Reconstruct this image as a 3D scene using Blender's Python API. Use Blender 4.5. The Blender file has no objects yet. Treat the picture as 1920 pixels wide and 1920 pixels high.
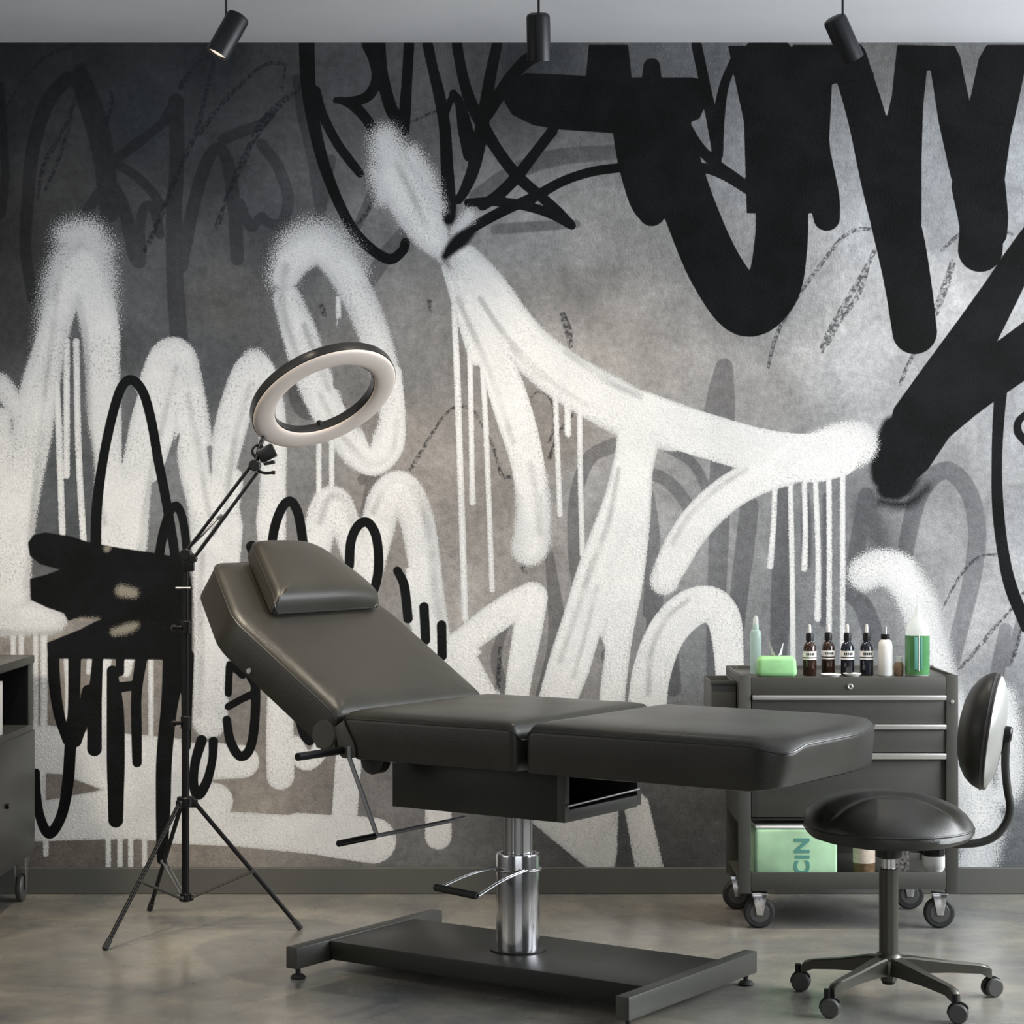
import bpy, bmesh, math, random
import numpy as np
from mathutils import Vector, Matrix
random.seed(7)
C = bpy.context.scene.collection
sc = bpy.context.scene
PI = math.pi

# ------------------------------------------------------------ camera
cd = bpy.data.cameras.new('camera'); cam = bpy.data.objects.new('camera', cd); C.objects.link(cam)
cam.location = (0, 0, 1.25); cam.rotation_euler = (PI/2, 0, 0)
cd.sensor_width = 36; cd.lens = 75.0; cd.clip_start = .05; cd.clip_end = 60
sc.camera = cam
# ------------------------------------------------------------ world and exposure
w = bpy.data.worlds.new('world'); sc.world = w; w.use_nodes = True
bg = w.node_tree.nodes['Background']; bg.inputs[0].default_value = (.80, .90, 1, 1); bg.inputs[1].default_value = .3
sc.view_settings.view_transform = 'Standard'; sc.view_settings.look = 'None'
sc.view_settings.exposure = 0.08; sc.view_settings.gamma = 1; sc.view_settings.use_curve_mapping = False
# ------------------------------------------------------------ daylight from the right window, plus added fill lights
def area(name, loc, rot, sx, sy, power, col):
    l = bpy.data.lights.new(name, 'AREA'); l.shape = 'RECTANGLE'; l.size = sx; l.size_y = sy; l.energy = power; l.color = col
    o = bpy.data.objects.new(name, l); C.objects.link(o); o.location = loc; o.rotation_euler = rot
    return o
area('daylight_right', (3.93, 5.15, 1.75), (0, math.radians(90), 0), 1.6, 3.3, 250, (.92, .96, 1))
area('fill_left', (-3.93, 4.2, 1.55), (0, math.radians(-90), 0), 1.6, 2.6, 14, (1, .93, .83))  # weak warm fill, added on the left side
area('fill_front', (.5, -1.9, 1.75), (math.radians(90), 0, 0), 4.6, 1.9, 30, (.95, .97, 1))  # soft fill added behind the camera, lifts the wall from the front

def fill_spot(name, loc, aim, power, deg, col):  # unseen spots without a lamp body, added to brighten the wall
    l = bpy.data.lights.new(name, 'SPOT'); l.energy = power; l.color = col; l.spot_size = math.radians(deg); l.spot_blend = 1; l.shadow_soft_size = .22
    o = bpy.data.objects.new(name, l); C.objects.link(o); o.location = loc
    o.rotation_euler = (Vector(aim)-Vector(loc)).to_track_quat('-Z', 'Y').to_euler()
fill_spot('wall_fill_spot', (-2.2, 4.6, 2.62), (-.80, 7.0, .45), 190, 58, (1, .88, .72))  # added warm fill for the lower left wall
fill_spot('wall_fill_spot', (-1.6, 4.3, 2.62), (-1.0, 7.0, 1.9), 75, 56, (.95, .97, 1))  # added cool fill for the upper left wall

# ------------------------------------------------------------ materials
def mat(name, col, rough=.5, metal=0, bump=0, bscale=200, var=0, vscale=6, spec=.5, coat=0, rvar=0, trans=0, ior=1.45, emis=None, estr=0, alpha=1):
    m = bpy.data.materials.new(name); m.use_nodes = True
    nt = m.node_tree; N = nt.nodes; L = nt.links; b = N['Principled BSDF']
    b.inputs['Base Color'].default_value = (*col, 1); b.inputs['Roughness'].default_value = rough
    b.inputs['Metallic'].default_value = metal; b.inputs['Specular IOR Level'].default_value = spec
    b.inputs['Coat Weight'].default_value = coat; b.inputs['Transmission Weight'].default_value = trans
    b.inputs['IOR'].default_value = ior; b.inputs['Alpha'].default_value = alpha
    if emis: b.inputs['Emission Color'].default_value = (*emis, 1); b.inputs['Emission Strength'].default_value = estr
    tc = N.new('ShaderNodeTexCoord')
    n = N.new('ShaderNodeTexNoise'); n.inputs['Scale'].default_value = vscale; n.inputs['Detail'].default_value = 5
    L.new(tc.outputs['Object'], n.inputs['Vector'])
    v = max(var, .04)
    r = N.new('ShaderNodeMapRange'); r.inputs[1].default_value = .3; r.inputs[2].default_value = .7
    r.inputs[3].default_value = 1-v; r.inputs[4].default_value = 1+v; L.new(n.outputs[0], r.inputs[0])
    x = N.new('ShaderNodeVectorMath'); x.operation = 'SCALE'; x.inputs[0].default_value = col
    L.new(r.outputs[0], x.inputs['Scale']); L.new(x.outputs[0], b.inputs['Base Color'])
    if rvar:
        r2 = N.new('ShaderNodeMapRange'); r2.inputs[1].default_value = .3; r2.inputs[2].default_value = .7
        r2.inputs[3].default_value = max(.02, rough-rvar); r2.inputs[4].default_value = rough+rvar
        L.new(n.outputs[0], r2.inputs[0]); L.new(r2.outputs[0], b.inputs['Roughness'])
    if bump:
        n2 = N.new('ShaderNodeTexNoise'); n2.inputs['Scale'].default_value = bscale; n2.inputs['Detail'].default_value = 3
        L.new(tc.outputs['Object'], n2.inputs['Vector'])
        bp = N.new('ShaderNodeBump'); bp.inputs['Strength'].default_value = bump; bp.inputs['Distance'].default_value = .002
        L.new(n2.outputs[0], bp.inputs['Height']); L.new(bp.outputs[0], b.inputs['Normal'])
    return m
M = {}
M['leather'] = mat('black_leather', (.027, .0255, .020), .36, bump=.25, bscale=350, var=.16, vscale=4, spec=.62, rvar=.04)
M['piping'] = mat('leather_piping', (.03, .03, .027), .35, spec=.6)
M['blackmetal'] = mat('black_powder_coat', (.024, .025, .021), .38, bump=.08, bscale=500, var=.08)
M['darkmetal'] = mat('dark_grey_metal', (.062, .062, .054), .42, bump=.05, bscale=400, var=.08)
M['cartmetal'] = mat('cart_grey_metal', (.062, .061, .053), .45, bump=.04, bscale=400, var=.08)
M['strip'] = mat('brushed_aluminium', (.62, .61, .58), .32, metal=.85, var=.05)
M['chrome'] = mat('chrome', (.80, .80, .82), .15, metal=1)
M['steel'] = mat('satin_steel', (.50, .50, .50), .28, metal=.9)
M['rod'] = mat('grey_steel_rod', (.30, .30, .31), .45, metal=.35)
M['stoolmetal'] = mat('stool_bronze_metal', (.10, .096, .080), .30, metal=.65, var=.06)
M['rubber'] = mat('black_rubber', (.022, .022, .022), .6)
M['wheel'] = mat('grey_wheel', (.07, .07, .066), .45)
M['plasticblack'] = mat('black_plastic', (.007, .007, .0075), .35, spec=.35)
M['lampblack'] = mat('black_lamp_metal', (.006, .007, .009), .45, spec=.4)
M['ceiling'] = mat('ceiling_paint', (.60, .615, .64), .9, var=.05, vscale=2)
M['sidewall'] = mat('side_wall_paint', (.14, .14, .135), .85, bump=.1, bscale=60, var=.08)
M['baseboard'] = mat('baseboard_paint', (.095, .095, .085), .5, var=.10, vscale=3)
M['frame'] = mat('window_frame_metal', (.03, .03, .03), .4)
M['diffuser'] = mat('ring_diffuser', (.58, .51, .46), .5, var=.04)
M['ringback'] = mat('ring_black_shell', (.02, .02, .02), .28)
M['lens'] = mat('lamp_lens', (.9, .85, .75), .4, emis=(1, .86, .70), estr=.75)
M['white'] = mat('white_plastic', (.78, .77, .74), .35, var=.05)
M['amber'] = mat('dark_amber_glass', (.030, .013, .008), .08, spec=.7)
M['navy'] = mat('dark_glass', (.010, .011, .018), .08, spec=.7)
M['label'] = mat('white_label', (.82, .80, .76), .6, var=.1, vscale=90)
M['green'] = mat('green_pack', (.33, .66, .30), .45, var=.12, vscale=25)
M['palegreen'] = mat('pale_green_pack', (.42, .66, .42), .5, var=.22, vscale=9)
M['teal'] = mat('teal_print', (.10, .30, .25), .5)
M['greenliquid'] = mat('green_liquid', (.075, .22, .085), .15, var=.15, vscale=20)
M['clearplastic'] = mat('clear_plastic', (.80, .84, .80), .2, alpha=.40)
M['glass'] = mat('bottle_glass', (.50, .66, .60), .10, alpha=.50)
M['film'] = mat('clear_film', (.85, .85, .83), .25, alpha=.45)
M['gold'] = mat('brown_gold_jar', (.20, .13, .07), .3, var=.3, vscale=60)
M['cream'] = mat('cream_label', (.70, .58, .48), .5, var=.15, vscale=60)
M['paper'] = mat('white_paper', (.75, .75, .72), .7)
M['windowglass'] = mat('window_glass', (.9, .95, .95), .03, trans=1, ior=1.45)

def floor_material():
    m = bpy.data.materials.new('polished_concrete'); m.use_nodes = True
    nt = m.node_tree; N = nt.nodes; L = nt.links; b = N['Principled BSDF']
    tc = N.new('ShaderNodeTexCoord')
    def noise(scale, detail=6, rough=.6, dist=0):
        n = N.new('ShaderNodeTexNoise'); n.inputs['Scale'].default_value = scale; n.inputs['Detail'].default_value = detail
        n.inputs['Roughness'].default_value = rough; n.inputs['Distortion'].default_value = dist
        L.new(tc.outputs['Object'], n.inputs['Vector']); return n.outputs[0]
    def ramp(f, stops):
        r = N.new('ShaderNodeValToRGB'); e = r.color_ramp.elements
        while len(e) < len(stops): e.new(.5)
        for k, (p, c) in enumerate(stops): e[k].position = p; e[k].color = (*c, 1)
        L.new(f, r.inputs[0]); return r.outputs[0]
    c1 = ramp(noise(1.6, 8, .62, .6), [(.32, (.140, .150, .152)), (.5, (.240, .232, .205)), (.68, (.360, .332, .275))])
    c2 = ramp(noise(9, 8, .7), [(.3, (.80, .80, .82)), (.7, (1.12, 1.10, 1.06))])
    mx = N.new('ShaderNodeMixRGB'); mx.blend_type = 'MULTIPLY'; mx.inputs[0].default_value = 1
    L.new(c1, mx.inputs[1]); L.new(c2, mx.inputs[2]); L.new(mx.outputs[0], b.inputs['Base Color'])
    r = N.new('ShaderNodeMapRange'); r.inputs[1].default_value = .3; r.inputs[2].default_value = .7
    r.inputs[3].default_value = .16; r.inputs[4].default_value = .34; L.new(noise(3.2, 6), r.inputs[0]); L.new(r.outputs[0], b.inputs['Roughness'])
    bp = N.new('ShaderNodeBump'); bp.inputs['Strength'].default_value = .12; bp.inputs['Distance'].default_value = .003
    L.new(noise(26, 4), bp.inputs['Height']); L.new(bp.outputs[0], b.inputs['Normal'])
    b.inputs['Specular IOR Level'].default_value = .55
    return m
M['backshell'] = mat('pale_shell', (.50,.50,.47), .35, metal=.55)
M['floor'] = floor_material()

# ------------------------------------------------------------ helpers
def link(name, me, m, parent=None):
    o = bpy.data.objects.new(name, me); C.objects.link(o)
    if m: me.materials.append(m)
    if parent: o.parent = parent
    return o
def obj(name, bm, m, parent=None, smooth=True, label=None):
    bmesh.ops.recalc_face_normals(bm, faces=bm.faces)
    me = bpy.data.meshes.new(name); bm.to_mesh(me); bm.free()
    if smooth:
        for p in me.polygons: p.use_smooth = True
        try: me.set_sharp_from_angle(angle=math.radians(38))
        except Exception: pass
    o = link(name, me, m, parent)
    if label: o['label'] = label
    return o
def thing(name, label, cat, loc=(0, 0, 0), rz=0, group=None):
    o = bpy.data.objects.new(name, None); C.objects.link(o); o.empty_display_size = .1
    o.location = loc; o.rotation_euler = (0, 0, rz); o['label'] = label; o['category'] = cat
    if group: o['group'] = group
    return o
def tag(o, label, cat, group=None):
    o['label'] = label; o['category'] = cat
    if group: o['group'] = group
    return o
def struct(o): o['kind'] = 'structure'; return o
def dup(root, **kw):
    r = root.copy(); C.objects.link(r)
    for k, v in kw.items():
        if k in ('label', 'group'): r[k] = v
        else: setattr(r, k, v)
    for ch in list(root.children):
        c = ch.copy(); C.objects.link(c); c.parent = r
        for g in list(ch.children):
            d = g.copy(); C.objects.link(d); d.parent = c
    return r
def new(): return bmesh.new()
def box(bm, x0, x1, y0, y1, z0, z1, bev=0, seg=2, mtx=None):
    t = bmesh.new(); bmesh.ops.create_cube(t, size=1)
    for v in t.verts: v.co = Vector(((x0+x1)/2+v.co.x*(x1-x0), (y0+y1)/2+v.co.y*(y1-y0), (z0+z1)/2+v.co.z*(z1-z0)))
    if bev: bmesh.ops.bevel(t, geom=list(t.edges), offset=bev, segments=seg, affect='EDGES', profile=.5)
    return merge(bm, t, mtx)
def merge(bm, t, mtx=None):
    if mtx is not None: bmesh.ops.transform(t, matrix=mtx, verts=t.verts)
    me = bpy.data.meshes.new('tmp'); t.to_mesh(me); t.free(); bm.from_mesh(me); bpy.data.meshes.remove(me)
    return bm
def catmull(P, n=8):
    P = [np.array(p, float) for p in P]
    if len(P) < 3: return [P[0]+(P[-1]-P[0])*k/n for k in range(n+1)]
    Q = [2*P[0]-P[1]]+P+[2*P[-1]-P[-2]]; out = []
    for i in range(1, len(Q)-2):
        a, b, c, d = Q[i-1:i+3]
        for k in range(n):
            t = k/n; out.append(.5*((2*b)+(c-a)*t+(2*a-5*b+4*c-d)*t*t+(-a+3*b-3*c+d)*t**3))
    out.append(P[-1]); return out
def tube(bm, pts, r, n=14, smooth=0, cap=True):
    if smooth: pts = catmull(pts, smooth)
    pts = [Vector(p) for p in pts]; rings = []; up = None
    rs = r if isinstance(r, (list, tuple)) else [r]*len(pts)
    for i, p in enumerate(pts):
        a = pts[max(0, i-1)]; b = pts[min(len(pts)-1, i+1)]; d = (b-a).normalized()
        if up is None: up = d.orthogonal().normalized()
        up = (up-d*up.dot(d)); up = up.normalized() if up.length > 1e-6 else d.orthogonal().normalized()
        s = d.cross(up)
        rings.append([bm.verts.new(p+(up*math.cos(2*PI*k/n)+s*math.sin(2*PI*k/n))*rs[i]) for k in range(n)])
    for A, B in zip(rings, rings[1:]):
        for k in range(n): bm.faces.new((A[k], A[(k+1) % n], B[(k+1) % n], B[k]))
    if cap: bm.faces.new(rings[0][::-1]); bm.faces.new(rings[-1])
    return bm
def lathe(bm, prof, n=32, mtx=None, sx=1, sy=1):
    t = bmesh.new(); rings = []
    for r, z in prof:
        if r < 1e-5: rings.append([t.verts.new((0, 0, z))])
        else: rings.append([t.verts.new((r*sx*math.cos(2*PI*k/n), r*sy*math.sin(2*PI*k/n), z)) for k in range(n)])
    for A, B in zip(rings, rings[1:]):
        for k in range(n):
            k2 = (k+1) % n
            if len(A) == 1 and len(B) == 1: continue
            if len(A) == 1: t.faces.new((A[0], B[k], B[k2]))
            elif len(B) == 1: t.faces.new((A[k], A[k2], B[0]))
            else: t.faces.new((A[k], A[k2], B[k2], B[k]))
    if len(rings[0]) > 1: t.faces.new(rings[0][::-1])
    if len(rings[-1]) > 1: t.faces.new(rings[-1])
    return merge(bm, t, mtx)
def axis_mtx(p, d, up=None):
    d = Vector(d).normalized(); q = d.to_track_quat('Z', 'Y')
    return Matrix.Translation(Vector(p)) @ q.to_matrix().to_4x4()
def cyl(bm, p, q, r, n=24, bev=0):
    p = Vector(p); q = Vector(q); L_ = (q-p).length; b = bev
    prof = [(r-b, 0), (r, b), (r, L_-b), (r-b, L_)] if b else [(r, 0), (r, L_)]
    return lathe(bm, prof, n, axis_mtx(p, q-p))
def prism(bm, pts, y0, y1, axis='y', mtx=None, bev=0):
    """outline (a,b) extruded along an axis: y -> points are (x,z)"""
    t = bmesh.new()
    def P(a, b, c): return {'y': (a, c, b), 'x': (c, a, b), 'z': (a, b, c)}[axis]
    A = [t.verts.new(P(a, b, y0)) for a, b in pts]; B = [t.verts.new(P(a, b, y1)) for a, b in pts]; n = len(pts)
    t.faces.new(A); t.faces.new(B[::-1])
    for k in range(n): t.faces.new((A[k], A[(k+1) % n], B[(k+1) % n], B[k]))
    if bev: bmesh.ops.recalc_face_normals(t, faces=t.faces); bmesh.ops.bevel(t, geom=list(t.edges), offset=bev, segments=2, affect='EDGES', profile=.5)
    return merge(bm, t, mtx)
def rounded(poly, radii, step=.012):
    """round the corners of a polygon and resample its outline"""
    n = len(poly); out = []
    for i in range(n):
        p = np.array(poly[i], float); a = np.array(poly[i-1], float); b = np.array(poly[(i+1) % n], float)
        r = radii[i] if isinstance(radii, (list, tuple)) else radii
        da = (a-p)/np.linalg.norm(a-p); db = (b-p)/np.linalg.norm(b-p)
        t = min(r, .49*np.linalg.norm(a-p), .49*np.linalg.norm(b-p))
        A = p+da*t; B = p+db*t
        for k in range(7): s = k/6; out.append((1-s)**2*A+2*s*(1-s)*p+s*s*B)
    o2 = []
    for i in range(len(out)):
        a = out[i]; b = out[(i+1) % len(out)]; L_ = np.linalg.norm(b-a); m = max(1, int(L_/step))
        for k in range(m): o2.append(a+(b-a)*k/m)
    return o2
def inset(out, d):
    n = len(out); res = []
    area2 = sum(out[i][0]*out[(i+1) % n][1]-out[(i+1) % n][0]*out[i][1] for i in range(n)); sgn = 1 if area2 > 0 else -1
    for i in range(n):
        t = out[(i+1) % n]-out[i-1]; t = t/(np.linalg.norm(t)+1e-9); res.append(out[i]+np.array((-t[1], t[0]))*sgn*d)
    return res
def cushion(out, levels, deform=None, mtx=None):
    bm = bmesh.new(); rings = []
    xs_ = [p[0] for p in out]; ys_ = [p[1] for p in out]; hw_ = (max(ys_)-min(ys_))/2; ym = (max(ys_)+min(ys_))/2
    for d, h in levels:
        if d <= .03: base = inset(out, d) if d else out; ring = base
        else:
            t = d; lo, hi = min(xs_)+hw_*.9, max(xs_)-hw_*.9
            if lo > hi: lo = hi = (min(xs_)+max(xs_))/2
            b3 = out
            ring = [np.array((p[0]+(min(max(p[0], lo), hi)-p[0])*t, p[1]+(ym-p[1])*t)) for p in b3]
        rings.append([bm.verts.new((p[0], p[1], h)) for p in ring])
    n = len(out)
    for A, B in zip(rings, rings[1:]):
        for k in range(n): bm.faces.new((A[k], A[(k+1) % n], B[(k+1) % n], B[k]))
    bm.faces.new(rings[0][::-1])
    bmesh.ops.remove_doubles(bm, verts=rings[-1]+rings[-2], dist=.0004)
    if deform:
        for v in bm.verts: v.co = Vector(deform(*v.co))
    if mtx is not None: bmesh.ops.transform(bm, matrix=mtx, verts=bm.verts)
    return bm
def piping_mesh(out, h, r=.0028, deform=None, mtx=None, off=.0):
    pts = inset(out, off) if off else out
    P = [(p[0], p[1], h) for p in pts]
    if deform: P = [deform(*p) for p in P]
    if mtx is not None: P = [mtx @ Vector(p) for p in P]
    P = [Vector(p) for p in P]; P.append(P[0]+(P[1]-P[0])*.01)
    return tube(bmesh.new(), P, r, 6)
def torus_mesh(bm, R, r, mtx=None, n=48, m=12):
    t = bmesh.new(); g = [[t.verts.new(((R+r*math.cos(2*PI*j/m))*math.cos(2*PI*i/n), (R+r*math.cos(2*PI*j/m))*math.sin(2*PI*i/n), r*math.sin(2*PI*j/m))) for j in range(m)] for i in range(n)]
    for i in range(n):
        for j in range(m): t.faces.new((g[i][j], g[(i+1) % n][j], g[(i+1) % n][(j+1) % m], g[i][(j+1) % m]))
    return merge(bm, t, mtx)

# ============================================================ THE ROOM
YW = 7.0; HC = 2.79; XS = 4.0; YB = -2.0
bm = new(); box(bm, -XS-.1, XS+.1, YB-.1, YW+.1, -.1, 0); struct(obj('floor', bm, M['floor'], smooth=False))
bm = new(); box(bm, -XS-.1, XS+.1, YB-.1, YW+.1, HC, HC+.1); struct(obj('ceiling', bm, M['ceiling'], smooth=False))
def wall_with_window(name, along, fixed, lo, hi, w0, w1, z0, z1):
    bm = new()
    def b(a0, a1, h0, h1):
        if along == 'y': box(bm, min(fixed), max(fixed), a0, a1, h0, h1)
        else: box(bm, a0, a1, min(fixed), max(fixed), h0, h1)
    b(lo, w0, 0, HC); b(w1, hi, 0, HC); b(w0, w1, 0, z0); b(w0, w1, z1, HC)
    return struct(obj(name, bm, M['sidewall'], smooth=False))
wall_with_window('wall_right', 'y', (XS, XS+.1), YB, YW, 3.3, 6.7, .9, 2.6)
wall_with_window('wall_left', 'y', (-XS, -XS-.1), YB, YW, 2.8, 5.6, .7, 2.4)
wall_with_window('wall_front', 'x', (YB, YB-.1), -XS, XS, -1.9, 2.9, .7, 2.75)
def window(n, along, fixed, w0, w1, z0, z1, bars):
    bm = new(); t = .05
    def b(a0, a1, h0, h1, th=.06):
        if along == 'y': box(bm, fixed-th/2, fixed+th/2, a0, a1, h0, h1)
        else: box(bm, a0, a1, fixed-th/2, fixed+th/2, h0, h1)
    b(w0, w0+t, z0, z1); b(w1-t, w1, z0, z1); b(w0+t, w1-t, z0, z0+t); b(w0+t, w1-t, z1-t, z1)
    for k in range(1, bars): a = w0+(w1-w0)*k/bars; b(a-.02, a+.02, z0+t, z1-t)
    return struct(obj('window_%d' % n, bm, M['frame'], smooth=False))
window(1, 'y', XS+.06, 3.3, 6.7, .9, 2.6, 3); window(2, 'y', -XS-.06, 2.8, 5.6, .7, 2.4, 3); window(3, 'x', YB-.06, -1.9, 2.9, .7, 2.75, 4)  # left and front windows are added to carry the fill lights
bm = new(); box(bm, -XS, XS, YW-.022, YW, 0, .086, .003); struct(obj('baseboard_back', bm, M['baseboard'], smooth=False))
for nm, s in (('baseboard_left', -1), ('baseboard_right', 1)):
    bm = new(); box(bm, min(s*XS, s*(XS-.02)), max(s*XS, s*(XS-.02)), YB, YW-.022, 0, .086, .003); struct(obj(nm, bm, M['baseboard'], smooth=False))

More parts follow.
